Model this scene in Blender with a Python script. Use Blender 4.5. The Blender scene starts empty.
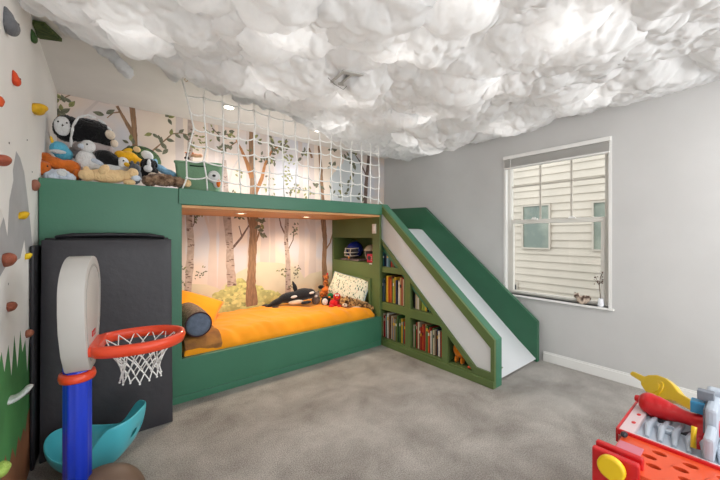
import bpy, bmesh, math, random
import numpy as np
from mathutils import Vector, Matrix, Euler, noise
from mathutils.geometry import tessellate_polygon

random.seed(7)
PI = math.pi
SC = bpy.context.scene
COL = SC.collection

# ---------------------------------------------------------------- camera
CAM_H = 1.3
YAW = math.atan2(.6235, .7818)
cam_data = bpy.data.cameras.new('camera')
cam = bpy.data.objects.new('camera', cam_data)
COL.objects.link(cam)
cam.location = (0, 0, CAM_H)
cam.rotation_euler = (PI / 2, 0, -YAW)
cam_data.sensor_width = 36
cam_data.lens = 36 * 319 / 720
cam_data.shift_y = -5 / 720
cam_data.clip_start = .02
SC.camera = cam

# ---------------------------------------------------------------- world and light
SC.view_settings.view_transform = 'Standard'
SC.view_settings.look = 'None'
SC.view_settings.gamma = 1
SC.view_settings.use_curve_mapping = False
SC.view_settings.exposure = 0.08
world = bpy.data.worlds.new('sky')
SC.world = world
world.use_nodes = True
bg = world.node_tree.nodes['Background']
bg.inputs[0].default_value = (.965, .985, 1.0, 1)
bg.inputs[1].default_value = 2.1


def lamp(name, kind, loc, energy, color=(1, 1, 1), size=.1, rot=(0, 0, 0), spot=None):
    d = bpy.data.lights.new(name, kind)
    d.energy = energy
    d.color = color
    if kind == 'AREA':
        d.shape = 'DISK'
        d.size = size
    else:
        d.shadow_soft_size = size
    if spot:
        d.spot_size = spot
        d.spot_blend = .6
    o = bpy.data.objects.new(name, d)
    o.location = loc
    o.rotation_euler = rot
    COL.objects.link(o)
    return o


# recessed ceiling lamps above the bunk and of the alcove
DOWNLIGHTS = [(.934, 3.206), (1.964, 3.259)]
ALCOVE = [(1.034, 3.161), (1.828, 3.302)]
for x, y in DOWNLIGHTS:
    lamp('downlight_lamp', 'SPOT', (x, y, 2.51), 30, (1, .98, .96), .05, (0, 0, 0), 2.5)
for x, y in ALCOVE:
    lamp('alcove_lamp', 'SPOT', (x, y, 1.49), 28, (1, .82, .62), .04, (0, 0, 0), 2.7)
for x, y, e in ((.5, -.7, 6), (1.7, -.8, 18), (2.6, -.8, 30)):
    lamp('fill_lamp', 'POINT', (x, y, 1.95), e, (1, .99, .97), .16)  # unseen point fills behind the viewpoint, added to brighten the left wall
# bulbs of the light string tucked above the cotton clouds
CLOUD_BULBS = [(.1, 2.0), (.25, 1.35), (.9, 2.15), (.75, 1.55), (1.45, 1.95), (1.75, 2.55), (1.35, 1.3), (2.25, 1.9),
               (2.1, 1.2), (2.75, 2.45), (3.05, 1.55), (2.9, .8), (1.9, .6), (3.2, 2.6), (1.25, .75), (.55, .9)]
for k, (x, y) in enumerate(CLOUD_BULBS):
    lamp('cloud_bulb', 'POINT', (x, y, 2.49), 1.0, (1, .99, .98), .05)


# ---------------------------------------------------------------- helpers
def lin(c):
    r = []
    for v in c[:3]:
        v = v / 255
        r.append(v / 12.92 if v <= .04045 else ((v + .055) / 1.055) ** 2.4)
    return (*r, 1)


MATS = {}


def mat(name, rgb, rough=.6, var=0, vscale=8, bump=0, bscale=60, spec=.4, sheen=0, metal=0, rgb2=None, detail=4,
        stretch=None, trans=0, coat=0, alpha=1):
    if name in MATS:
        return MATS[name]
    m = bpy.data.materials.new(name)
    MATS[name] = m
    m.use_nodes = True
    nt = m.node_tree
    b = nt.nodes['Principled BSDF']
    c = lin(rgb)
    b.inputs['Base Color'].default_value = c
    b.inputs['Roughness'].default_value = rough
    b.inputs['Specular IOR Level'].default_value = spec
    b.inputs['Metallic'].default_value = metal
    b.inputs['Sheen Weight'].default_value = sheen
    b.inputs['Coat Weight'].default_value = coat
    b.inputs['Transmission Weight'].default_value = trans
    b.inputs['Alpha'].default_value = alpha
    tc = nt.nodes.new('ShaderNodeTexCoord')
    src = tc.outputs['Object']
    if stretch:
        mp = nt.nodes.new('ShaderNodeMapping')
        mp.inputs['Scale'].default_value = stretch
        nt.links.new(src, mp.inputs['Vector'])
        src = mp.outputs['Vector']
    if var or rgb2:
        n = nt.nodes.new('ShaderNodeTexNoise')
        n.inputs['Scale'].default_value = vscale
        n.inputs['Detail'].default_value = detail
        nt.links.new(src, n.inputs['Vector'])
        r = nt.nodes.new('ShaderNodeValToRGB')
        r.color_ramp.elements[0].position = .38
        r.color_ramp.elements[1].position = .62
        if rgb2:
            r.color_ramp.elements[0].color = c
            r.color_ramp.elements[1].color = lin(rgb2)
        else:
            r.color_ramp.elements[0].color = (*[v * (1 - var) for v in c[:3]], 1)
            r.color_ramp.elements[1].color = (*[min(1, v * (1 + var)) for v in c[:3]], 1)
        nt.links.new(n.outputs['Fac'], r.inputs['Fac'])
        nt.links.new(r.outputs['Color'], b.inputs['Base Color'])
    if bump:
        n2 = nt.nodes.new('ShaderNodeTexNoise')
        n2.inputs['Scale'].default_value = bscale
        n2.inputs['Detail'].default_value = 3
        nt.links.new(src, n2.inputs['Vector'])
        bp = nt.nodes.new('ShaderNodeBump')
        bp.inputs['Strength'].default_value = bump
        bp.inputs['Distance'].default_value = .01
        nt.links.new(n2.outputs['Fac'], bp.inputs['Height'])
        nt.links.new(bp.outputs['Normal'], b.inputs['Normal'])
    return m


def plush(name, rgb, var=.18, rgb2=None, vscale=14):
    return mat(name, rgb, .95, var, vscale, .8, 90, .15, .25, rgb2=rgb2)


def glow(name, rgb, s):
    m = bpy.data.materials.new(name)
    m.use_nodes = True
    b = m.node_tree.nodes['Principled BSDF']
    b.inputs['Emission Color'].default_value = lin(rgb)
    b.inputs['Emission Strength'].default_value = s
    MATS[name] = m
    return m


class MB:
    """collects shapes into one mesh"""

    def __init__(s):
        s.bm = bmesh.new()

    def _m(s, verts, mi, M=None):
        if M is not None:
            bmesh.ops.transform(s.bm, matrix=M, verts=verts)
        fs = set()
        for v in verts:
            for f in v.link_faces:
                fs.add(f)
        for f in fs:
            f.material_index = mi
        return verts

    def box(s, x0, x1, y0, y1, z0, z1, mi=0, M=None):
        vs = [s.bm.verts.new(p) for p in ((x0, y0, z0), (x1, y0, z0), (x1, y1, z0), (x0, y1, z0),
                                          (x0, y0, z1), (x1, y0, z1), (x1, y1, z1), (x0, y1, z1))]
        for f in ((3, 2, 1, 0), (4, 5, 6, 7), (0, 1, 5, 4), (1, 2, 6, 5), (2, 3, 7, 6), (3, 0, 4, 7)):
            s.bm.faces.new([vs[i] for i in f])
        return s._m(vs, mi, M)

    def ell(s, c, r, rot=(0, 0, 0), mi=0, sub=3):
        if not hasattr(r, '__len__'):
            r = (r, r, r)
        M = Matrix.Translation(c) @ Euler(rot).to_matrix().to_4x4() @ Matrix.Diagonal((*r, 1))
        g = bmesh.ops.create_icosphere(s.bm, subdivisions=sub, radius=1, matrix=M)
        return s._m(g['verts'], mi)

    def tube(s, pts, r, mi=0, n=8, closed=False, caps=True):
        pts = [Vector(p) for p in pts]
        N = len(pts)
        rr = r if hasattr(r, '__len__') else [r] * N
        rings = []
        up = Vector((0, 0, 1))
        t0 = (pts[1] - pts[0]).normalized()
        if abs(t0.dot(up)) > .9:
            up = Vector((1, 0, 0))
        a = t0.cross(up).normalized()
        for i, p in enumerate(pts):
            if closed:
                t = (pts[(i + 1) % N] - pts[i - 1]).normalized()
            else:
                t = (pts[min(i + 1, N - 1)] - pts[max(i - 1, 0)]).normalized()
            a = (a - t * a.dot(t)).normalized()
            b = t.cross(a)
            rings.append([s.bm.verts.new(p + (a * math.cos(2 * PI * k / n) + b * math.sin(2 * PI * k / n)) * rr[i])
                          for k in range(n)])
        fs = []
        for i in range(N if closed else N - 1):
            A, B = rings[i], rings[(i + 1) % N]
            for k in range(n):
                fs.append(s.bm.faces.new((A[k], A[(k + 1) % n], B[(k + 1) % n], B[k])))
        if caps and not closed:
            fs.append(s.bm.faces.new(rings[0][::-1]))
            fs.append(s.bm.faces.new(rings[-1]))
        for f in fs:
            f.material_index = mi
        return [v for q in rings for v in q]

    def cyl(s, p0, p1, r, mi=0, n=20, r1=None):
        return s.tube([p0, p1], [r, r if r1 is None else r1], mi, n)

    def lathe(s, prof, c=(0, 0, 0), n=28, mi=0, sx=1, sy=1):
        rings = []
        for r, z in prof:
            rings.append([s.bm.verts.new((c[0] + r * math.cos(2 * PI * k / n) * sx, c[1] + r * math.sin(2 * PI * k / n) * sy,
                                          c[2] + z)) for k in range(n)])
        for A, B in zip(rings, rings[1:]):
            for k in range(n):
                f = s.bm.faces.new((A[k], A[(k + 1) % n], B[(k + 1) % n], B[k]))
                f.material_index = mi
        f = s.bm.faces.new(rings[0][::-1]); f.material_index = mi
        f = s.bm.faces.new(rings[-1]); f.material_index = mi
        return [v for q in rings for v in q]

    def plate(s, outer, holes, fn, t0, t1, mi=0):
        """polygon with holes in a plane, extruded from t0 to t1; fn(u, v, t) gives the point"""
        loops = [outer] + list(holes)
        tri = tessellate_polygon([[Vector((u, v, 0)) for u, v in lp] for lp in loops])
        flat = [p for lp in loops for p in lp]
        A = [s.bm.verts.new(fn(u, v, t0)) for u, v in flat]
        B = [s.bm.verts.new(fn(u, v, t1)) for u, v in flat]
        fs = []
        for t in tri:
            try:
                fs.append(s.bm.faces.new([A[i] for i in t]))
                fs.append(s.bm.faces.new([B[i] for i in reversed(t)]))
            except ValueError:
                pass
        k = 0
        for lp in loops:
            n = len(lp)
            for i in range(n):
                j = (i + 1) % n
                fs.append(s.bm.faces.new((A[k + i], A[k + j], B[k + j], B[k + i])))
            k += n
        for f in fs:
            f.material_index = mi
        return A + B

    def face(s, pts, mi=0):
        f = s.bm.faces.new([s.bm.verts.new(p) for p in pts])
        f.material_index = mi

    def build(s, name, mats, parent=None, smooth=False, bevel=0, normals=True, remesh=0, fuzz=0, M=None, fscale=30):
        if M is not None:
            bmesh.ops.transform(s.bm, matrix=M, verts=s.bm.verts)
        if normals:
            bmesh.ops.recalc_face_normals(s.bm, faces=s.bm.faces)
        me = bpy.data.meshes.new(name)
        s.bm.to_mesh(me)
        s.bm.free()
        if not isinstance(mats, (list, tuple)):
            mats = [mats]
        for m in mats:
            me.materials.append(m)
        o = bpy.data.objects.new(name, me)
        COL.objects.link(o)
        if remesh:
            md = o.modifiers.new('r', 'REMESH')
            md.mode = 'VOXEL'
            md.voxel_size = remesh
            md2 = o.modifiers.new('s', 'SMOOTH')
            md2.factor = .6
            md2.iterations = 3
            dg = bpy.context.evaluated_depsgraph_get()
            m2 = bpy.data.meshes.new_from_object(o.evaluated_get(dg))
            o.modifiers.clear()
            o.data = m2
            m2.name = name
            bpy.data.meshes.remove(me)
            me = m2
            if not me.materials:
                me.materials.append(mats[0])
        if fuzz:
            vn = [v.normal.copy() for v in me.vertices]
            for v, nn in zip(me.vertices, vn):
                v.co += nn * fuzz * (noise.noise(v.co * fscale) + .6 * noise.noise(v.co * fscale * 2.3))
        if smooth:
            me.polygons.foreach_set('use_smooth', [True] * len(me.polygons))
        if bevel:
            md = o.modifiers.new('bevel', 'BEVEL')
            md.width = bevel
            md.segments = 2
            md.limit_method = 'ANGLE'
            md.harden_normals = False
        if parent:
            o.parent = parent
        me.update()
        return o


def tag(o, label, cat, group=None, kind=None):
    o['label'] = label
    o['category'] = cat
    if group:
        o['group'] = group
    if kind:
        o['kind'] = kind
    return o


def struct(o):
    o['kind'] = 'structure'
    return o


def empty(name, loc=(0, 0, 0), rot=(0, 0, 0), scale=1):
    o = bpy.data.objects.new(name, None)
    COL.objects.link(o)
    o.location = loc
    o.rotation_euler = rot
    o.scale = (scale,) * 3
    o.empty_display_size = .05
    return o


def copy_tree(o, parent=None):
    c = o.copy()
    COL.objects.link(c)
    c.parent = parent
    for ch in [q for q in bpy.data.objects if q.parent == o]:
        copy_tree(ch, c)
    return c


def U(px, py, X=None, Y=None, z=None):
    """the point of a real plane (X, Y or z fixed) measured off the photograph"""
    fx, fy = .6235, .7818
    dx = 319 * fx + (px - 360) * fy
    dy = 319 * fy - (px - 360) * fx
    dz = 235 - py
    t = X / dx if X is not None else Y / dy if Y is not None else (z - CAM_H) / dz
    return Vector((dx * t, dy * t, CAM_H + dz * t))


# room dimensions
XL, XR, YB, YF, ZC = -.33, 3.55, 3.82, -1.3, 2.54
# ================================================================ room shell
m_wall = mat('wall_paint', (202, 201, 200), .85, .02, 3, .12, 220)
m_wallL = mat('climbing_wall_paint', (240, 237, 233), .8, .02, 3, .1, 200)
m_ceil = mat('ceiling_paint', (226, 222, 217), .9, .02, 4, .15, 160)
m_trim = mat('trim_white', (235, 234, 231), .45)


def carpet_mat():
    m = mat('carpet', (170, 164, 157), .98, 0, 1, 0)
    nt = m.node_tree
    b = nt.nodes['Principled BSDF']
    tc = nt.nodes.new('ShaderNodeTexCoord')
    n1 = nt.nodes.new('ShaderNodeTexNoise'); n1.inputs['Scale'].default_value = 2.6; n1.inputs['Detail'].default_value = 7
    n1.inputs['Roughness'].default_value = .62; n1.inputs['Distortion'].default_value = .3
    n2 = nt.nodes.new('ShaderNodeTexNoise'); n2.inputs['Scale'].default_value = 140; n2.inputs['Detail'].default_value = 4
    n2.inputs['Roughness'].default_value = .7
    for n in (n1, n2):
        nt.links.new(tc.outputs['Object'], n.inputs['Vector'])
    r1 = nt.nodes.new('ShaderNodeValToRGB')
    r1.color_ramp.elements[0].position = .3; r1.color_ramp.elements[0].color = lin((156, 150, 144))
    r1.color_ramp.elements[1].position = .7; r1.color_ramp.elements[1].color = lin((208, 203, 197))
    r2 = nt.nodes.new('ShaderNodeValToRGB')
    r2.color_ramp.elements[0].position = .36; r2.color_ramp.elements[0].color = (.5, .5, .5, 1)
    r2.color_ramp.elements[1].position = .6; r2.color_ramp.elements[1].color = (1.12, 1.12, 1.12, 1)
    mx = nt.nodes.new('ShaderNodeMix'); mx.data_type = 'RGBA'; mx.blend_type = 'MULTIPLY'
    mx.inputs['Factor'].default_value = .8
    nt.links.new(n1.outputs['Fac'], r1.inputs['Fac'])
    nt.links.new(n2.outputs['Fac'], r2.inputs['Fac'])
    nt.links.new(r1.outputs['Color'], mx.inputs['A'])
    nt.links.new(r2.outputs['Color'], mx.inputs['B'])
    nt.links.new(mx.outputs['Result'], b.inputs['Base Color'])
    bp = nt.nodes.new('ShaderNodeBump'); bp.inputs['Strength'].default_value = .9; bp.inputs['Distance'].default_value = .012
    nt.links.new(n2.outputs['Fac'], bp.inputs['Height'])
    nt.links.new(bp.outputs['Normal'], b.inputs['Normal'])
    return m


b = MB(); b.box(XL - .12, XR + .12, YF, YB + .12, -.1, 0)
struct(b.build('floor', carpet_mat()))
b = MB(); b.box(XL - .12, XR + .12, YF, YB + .12, ZC, ZC + .1)
struct(b.build('ceiling', m_ceil))
b = MB(); b.box(XL - .12, XL, YF, YB + .12, 0, ZC)
struct(b.build('wall_left', m_wallL))
b = MB(); b.box(XL, XR, YB, YB + .12, 0, ZC)
struct(b.build('wall_back', m_wall))
WY0, WY1, WZ0, WZ1 = .83, 1.82, .64, 2.19
b = MB()
b.plate([(YF, 0), (YB + .12, 0), (YB + .12, ZC), (YF, ZC)], [[(WY0, WZ0), (WY1, WZ0), (WY1, WZ1), (WY0, WZ1)]],
        lambda u, v, t: (t, u, v), XR, XR + .12)
struct(b.build('wall_right', m_wall))
b = MB(); b.box(XR - .014, XR, YF, 1.40, 0, .085); b.box(XR - .008, XR, YF, 1.40, .085, .1)
struct(b.build('baseboard_right', m_trim, bevel=.003))

# ---------------------------------------------------------------- window
win = empty('window_1', (XR, (WY0 + WY1) / 2, WZ0)); win['kind'] = 'structure'
OFF = Matrix.Translation((-XR, -(WY0 + WY1) / 2, -WZ0))
m_vinyl = mat('window_vinyl', (222, 219, 212), .4)
b = MB()
b.box(XR - .004, XR + .11, WY0 - .002, WY0 + .022, WZ0, WZ1); b.box(XR - .004, XR + .11, WY1 - .022, WY1 + .002, WZ0, WZ1)
b.box(XR - .002, XR + .11, WY0, WY1, WZ1 - .015, WZ1)
b.build('window_jamb', m_trim, win, M=OFF)
b = MB()
fx0, fx1 = XR + .05, XR + .10
b.box(fx0, fx1, WY0 + .022, WY0 + .062, WZ0 + .01, WZ1); b.box(fx0, fx1, WY1 - .062, WY1 - .022, WZ0 + .01, WZ1)
b.box(fx0, fx1, WY0 + .062, WY1 - .062, WZ0 + .005, WZ0 + .02); b.box(fx0, fx1, WY0 + .062, WY1 - .062, WZ1 - .06, WZ1 - .015)
b.box(fx0 - .01, fx1, WY0 + .062, WY1 - .062, 1.425, 1.47)
b.build('window_frame', m_vinyl, win, M=OFF, bevel=.003)
b = MB()
b.box(fx0 - .012, fx0 + .02, WY0 + .062, WY1 - .062, WZ0 + .02, WZ0 + .042)
b.box(fx0 - .012, fx0 + .02, WY0 + .062, WY0 + .09, WZ0 + .042, 1.425)
b.box(fx0 - .012, fx0 + .02, WY1 - .09, WY1 - .062, WZ0 + .042, 1.425)
b.build('lower_sash', m_vinyl, win, M=OFF, bevel=.002)
b = MB()
m_munt = mat('window_grille', (196, 190, 180), .5)
for yy in (1.46, 1.17):
    b.box(fx0 + .02, fx0 + .032, yy - .008, yy + .008, 1.47, WZ1 - .06)
b.box(fx0 + .019, fx0 + .033, WY0 + .062, WY1 - .062, 1.832, 1.848)
b.build('grille', m_munt, win, M=OFF)
b = MB()
for yy in (1.5, 1.15):
    b.box(fx0 - .03, fx0 - .01, yy - .03, yy + .03, 1.462, 1.477); b.box(fx0 - .03, fx0 - .014, yy - .008, yy + .02, 1.477, 1.489)
b.build('sash_lock', m_trim, win, M=OFF)
b = MB(); b.box(XR + .073, XR + .077, WY0 + .06, WY1 - .06, WZ0 + .04, WZ1 - .03)
m_glass = bpy.data.materials.new('window_glass'); m_glass.use_nodes = True
nt = m_glass.node_tree
for n in list(nt.nodes):
    if n.type != 'OUTPUT_MATERIAL': nt.nodes.remove(n)
out = [n for n in nt.nodes if n.type == 'OUTPUT_MATERIAL'][0]
tr = nt.nodes.new('ShaderNodeBsdfTransparent'); tr.inputs[0].default_value = (.96, .97, .965, 1)
gl = nt.nodes.new('ShaderNodeBsdfGlossy'); gl.inputs['Roughness'].default_value = .02
mxs = nt.nodes.new('ShaderNodeMixShader'); mxs.inputs[0].default_value = .02
nt.links.new(tr.outputs[0], mxs.inputs[1]); nt.links.new(gl.outputs[0], mxs.inputs[2]); nt.links.new(mxs.outputs[0], out.inputs[0])
b.build('pane', m_glass, win, M=OFF)
b = MB(); b.box(XR - .03, XR + .06, WY0 - .02, WY1 + .02, WZ0 - .018, WZ0)
struct(b.build('trim_1', m_trim, bevel=.004))

# raised blind
bl = empty('window_blind', (XR + .03, 1.32, 2.06))
tag(bl, 'white slatted blind pulled fully up at the top of the window', 'blind')
BO = Matrix.Translation((-(XR + .03), -1.32, -2.06))
b = MB(); b.box(XR - .03, XR + .035, WY0 + .004, WY1 - .004, 2.145, 2.185)
b.build('headrail', m_trim, bl, M=BO, bevel=.003)
b = MB()
for k in range(9):
    b.box(XR - .022, XR + .028, WY0 + .012, WY1 - .012, 2.056 + k * .0095, 2.061 + k * .0095)
b.build('slats', mat('blind_slat', (205, 203, 199), .5), bl, M=BO)
b = MB(); b.box(XR - .024, XR + .03, WY0 + .012, WY1 - .012, 2.040, 2.054)
b.build('bottom_rail', m_trim, bl, M=BO)
b = MB(); b.tube([(XR - .034, WY1 - .09, 2.16), (XR - .036, WY1 - .09, 1.75), (XR - .034, WY1 - .088, 1.35)], .0035)
b.build('wand', m_trim, bl, M=BO)

# neighbouring house seen through the window
hs = empty('neighbouring_house', (7.1, 1.8, -.6))
tag(hs, 'neighbouring house with beige lap siding seen through the window', 'house')
HO = Matrix.Translation((-7.1, -1.8, .6))
HW = [(U(523.5, 207, X=7.1), U(549, 248, X=7.1)), (U(594, 203, X=7.1), U(619, 250, X=7.1))]
b = MB()
z = -.6
while z < 5.2:
    b.face([(7.1, -2.5, z), (7.1, 6, z), (7.125, 6, z + .15), (7.125, -2.5, z + .15)])
    b.face([(7.1, -2.5, z), (7.14, -2.5, z), (7.14, 6, z), (7.1, 6, z)])
    z += .15
b.box(7.14, 7.3, -2.5, 6, -.6, 5.2)
b.build('siding', mat('siding_paint', (200, 191, 178), .7, .05, 1.5, .3, 30), hs, normals=False, M=HO)
for p, q in HW:
    y0, y1, z0, z1 = q.y, p.y, q.z, p.z
    b = MB(); fr = .03
    b.plate([(y0 - fr, z0 - fr), (y1 + fr, z0 - fr), (y1 + fr, z1 + fr), (y0 - fr, z1 + fr)], [[(y0, z0), (y1, z0), (y1, z1), (y0, z1)]],
            lambda u, v, t: (t, u, v), 7.07, 7.13)
    w = b.build('house_window', mat('house_trim', (190, 182, 170), .5), hs, M=HO)
    b = MB(); b.box(7.10, 7.12, y0, y1, z0, z1)
    b.build('pane', mat('house_pane', (116, 128, 120), .15, rgb2=(150, 158, 146), vscale=2), w, M=HO)
q = U(515.5, 287, X=7.1); b = MB(); b.box(7.07, 7.11, q.y - .06, q.y + .06, q.z - .12, q.z + .12); b.box(7.06, 7.09, q.y - .03, q.y + .02, q.z - .06, q.z + .06, 1)
b.build('outlet_box', [mat('house_trim', (0, 0, 0)), mat('dark_grey', (60, 60, 60))], hs, M=HO)
b = MB(); b.box(3.8, 9, -4, 8, -.8, -.6)
struct(b.build('floor_outside', mat('outside_ground', (120, 118, 112), .9, .2, 3)))

# ---------------------------------------------------------------- climbing wall painting and holds
cm = MB()


def lw(px, py, k):
    p = U(px, py, X=XL)
    return (XL + .0006 * k, p.y, p.z)


def wp(k, pts, mi):
    P = [lw(x, y, k) for x, y in pts]
    tri = tessellate_polygon([[Vector((p[1], p[2], 0)) for p in P]])
    vs = [cm.bm.verts.new(p) for p in P]
    for t in tri:
        f = cm.bm.faces.new([vs[i] for i in t]); f.material_index = mi


# grey peak, snow, green slope, brown earth (flat paint on the wall)
wp(1, [(16, 151), (20, 158), (24, 172), (27, 195), (30, 222), (32, 242), (32.5, 300), (32.5, 480), (-14, 520), (-14, 330), (-4, 240), (4, 215), (9, 190), (13, 168)], 0)
wp(2, [(12, 165), (13, 180), (9, 200), (7, 236), (4, 220), (0, 208), (-6, 225), (-14, 260), (-14, 150), (0, 150)], 1)
wp(2, [(24, 240), (26, 258), (30, 248), (32.8, 256), (32.8, 300), (31, 362), (29, 338), (27, 372), (25, 340), (22, 352), (20, 330), (17, 368), (14, 335),
       (11, 376), (8, 345), (4, 372), (1, 352), (-4, 380), (-14, 350), (-14, 300), (8, 262), (14, 262), (20, 258)], 1)
wp(1.5, [(-14, 330), (32.8, 300), (32.8, 480), (-14, 540)], 2)
wp(2.5, [(32.8, 395), (27, 415), (25, 432), (23, 428), (20, 442), (18, 436), (15, 458), (12, 448), (8, 470), (5, 455), (0, 480), (-14, 470), (-14, 640), (32.8, 520)], 3)
mm = cm.build('mountain_mural', [mat('mural_grey', (178, 178, 180), .8, .06, 5), mat('mural_snow', (244, 242, 239), .8, .02, 5),
                                 mat('mural_green', (74, 138, 78), .8, .15, 4), mat('mural_earth', (150, 98, 66), .8, .15, 5)], normals=False)
tag(mm, 'painted snowy mountain with green slope and brown earth on left climbing wall', 'wall painting')

HOLDS = [  # px, py, half width, half height, shape, colour, label
    (9, 21, 9, 13, 'tear', (112, 114, 118), 'grey teardrop climbing hold high up near the clouds'),
    (15, 78, 5, 8, 'tear', (214, 74, 34), 'small orange-red climbing hold below the grey teardrop one'),
    (-1, 101, 4, 6, 'round', (206, 82, 34), 'orange climbing hold cut off by the left edge of the photo'),
    (37, 108, 8, 6.5, 'shelf', (222, 172, 28), 'large mustard yellow climbing hold just left of the plush pile'),
    (2, 160, 8, 6, 'bean', (160, 84, 62), 'brown climbing hold above the painted mountain peak'),
    (34.5, 185, 4.5, 6, 'round', (150, 96, 78), 'round brown climbing hold at the top corner of the green bunk bed'),
    (22, 215, 5.5, 5, 'shelf', (222, 178, 26), 'yellow climbing hold on the grey painted peak'),
    (7, 260, 8, 8, 'bean', (152, 84, 62), 'large brown climbing hold below the painted peak'),
    (27, 256, 4, 4, 'shelf', (232, 196, 30), 'small yellow climbing hold beside the top of the black mat'),
    (10, 307, 6, 6, 'bean', (150, 84, 62), 'brown climbing hold with bolt hole, second from the bottom of the brown ones'),
    (28, 334, 5, 5, 'bean', (166, 104, 80), 'lowest brown climbing hold, on the white jagged snow'),
    (15, 397, 13, 6, 'crescent', (226, 228, 228), 'white crescent climbing hold on the green painted slope'),
    (0, 471, 8, 7, 'round', (168, 200, 96), 'lime green climbing hold at the bottom on brown painted earth'),
    (33, 36, 4, 7, 'tear', (62, 96, 48), 'dark green climbing hold under the cloud edge'),
]
for i, (px, py, hw, hh, shp, rgb, lab) in enumerate(HOLDS):
    c = U(px, py, X=XL)
    rz = abs(U(px, py - hh, X=XL).z - c.z)
    mpp = (c.x * .6235 + c.y * .7818) / 319
    rx = 1.0 * hw * mpp
    ry = 1.2 * hw * mpp
    c = U(px - hw * .45, py, X=XL)
    o = empty('climbing_hold', (XL + .002, c.y, c.z))
    tag(o, lab, 'climbing hold', 'climbing holds on the left wall')
    b = MB()
    if shp == 'tear':
        b.ell((rx * .4, 0, -rz * .3), (rx * .7, ry, rz * .62)); b.ell((rx * .2, -ry * .1, rz * .2), (rx * .5, ry * .7, rz * .6)); b.ell((rx * .05, -ry * .2, rz * .65), (rx * .3, ry * .4, rz * .35))
    elif shp == 'shelf':
        b.ell((rx * .3, 0, -.1 * rz), (rx * .7, ry, rz * .8)); b.ell((rx * .6, ry * .1, rz * .3), (rx * .65, ry * .8, rz * .5)); b.ell((0, -ry * .5, -rz * .4), (rx * .5, ry * .5, rz * .5))
    elif shp == 'bean':
        b.ell((rx * .4, -ry * .2, rz * .15), (rx * .75, ry * .8, rz * .75)); b.ell((rx * .1, ry * .3, -rz * .25), (rx * .8, ry * .7, rz * .65)); b.ell((rx * .7, 0, rz * .1), (rx * .4, ry * .7, rz * .6))
    elif shp == 'crescent':
        for k in range(9):
            t = k / 8
            b.ell((t * rx * 1.0, 0, (t * t * 1.5 - .5) * rz), (rx * .25, ry * .6 * (1 - .4 * t), rz * (.5 - .25 * t)))
    else:
        b.ell((rx * .35, 0, 0), (rx * .75, ry, rz)); b.ell((rx * .6, ry * .1, rz * .1), (rx * .6, ry * .7, rz * .6))
    b.build('body', mat('hold_%d' % i, rgb, .55, .12, 20, .5, 120), o, smooth=True, remesh=.006)
    b = MB(); b.cyl((rx * .6, 0, 0), (rx * 1.0, 0, 0), .006, n=10); b.cyl((rx * .99, 0, 0), (rx * 1.02, 0, 0), .004, 1, n=6)
    b.build('bolt', [mat('bolt_metal', (90, 88, 86), .35, metal=.8), mat('bolt_dark', (25, 25, 25), .5)], o)
# bolt holes of the climbing wall
for px, py, lab in ((9, 143, 'small dark bolt hole just above the brown hold over the painted peak'), (32, 172, 'small dark bolt hole just above the round brown hold at the bunk corner'),
                    (27, 140, 'small dark bolt hole below the large mustard yellow hold'), (8, 284, 'small dark bolt hole between the two larger brown holds'), (29, 300, 'small dark bolt hole above the lowest brown hold')):
    c = U(px, py, X=XL)
    b = MB(); b.cyl((XL - .001, c.y, c.z), (XL + .0015, c.y, c.z), .005, n=8)
    tag(b.build('bolt_hole', mat('bolt_dark', (25, 25, 25))), lab, 'bolt hole', 'empty bolt holes of the climbing wall')
# ================================================================ bunk bed with slide and bookcase
m_green = mat('green_paint', (64, 122, 96), .38, .04, 3, .08, 60, spec=.5)
m_green2 = mat('green_paint_bookcase', (94, 114, 66), .42, .05, 3, .08, 60, spec=.5)
m_greenT = mat('green_paint_slide', (44, 98, 70), .4, .05, 3, .08, 60, spec=.5)
m_white = mat('white_laminate', (218, 221, 224), .35, .01, 3)
m_wood = mat('plywood_soffit', (224, 168, 114), .5, rgb2=(206, 146, 94), vscale=4, stretch=(1, 9, 9), detail=6)
BX0, BX1, BY, ZT = XL + .004, 2.56, 2.80, 1.66
ZS = 1.535
bed = empty('bunk_bed', (1.1, 3.3, 0))
tag(bed, 'green built-in bunk bed with open sleeping alcove along the forest wall', 'bunk bed')
BM = Matrix.Translation((-1.1, -3.3, 0))
yz = lambda u, v, t: (t, u, v)
xz = lambda u, v, t: (u, t, v)
b = MB()
b.plate([(BX0, 0), (BX1, 0), (BX1, .335), (.464, .335), (.464, ZS), (BX1, ZS), (BX1, ZT), (BX0, ZT)], [], xz, BY, BY + .045)
b.build('front_panel', m_green, bed, M=BM, bevel=.004)
b = MB(); b.box(.44, BX1 - .004, BY - .014, BY, ZS + .004, ZT)
b.build('fascia', m_green, bed, M=BM, bevel=.003)
b = MB(); b.box(.38, BX1 - .02, BY - .014, BY, 0, .055)
b.build('plinth', m_green, bed, M=BM, bevel=.003)
b = MB(); b.box(.43, .464, BY + .045, YB - .012, .0, ZS)
b.build('alcove_wall', m_green, bed, M=BM)
b = MB(); b.box(BX0, BX1 + .06, BY + .045, YB - .01, ZS + .02, ZT - .004)
b.build('platform_deck', m_green, bed, M=BM)
b = MB(); b.box(.464, BX1 - .03, BY + .045, YB - .012, ZS - .022, ZS + .0)
sof = b.build('soffit', m_wood, bed, M=BM)
b = MB(); b.box(.464, BX1 - .031, BY + .002, BY + .045, ZS - .022, ZS - .0005)
b.build('soffit_edge', m_wood, bed, M=BM)
b = MB(); b.box(.464, BX1, BY + .045, YB - .012, .1, .2)
b.build('bed_base', m_green, bed, M=BM)
b = MB(); b.box(BX0, BX1 + .06, BY + .05, YB - .012, ZT - .004, ZT + .0)
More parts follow.
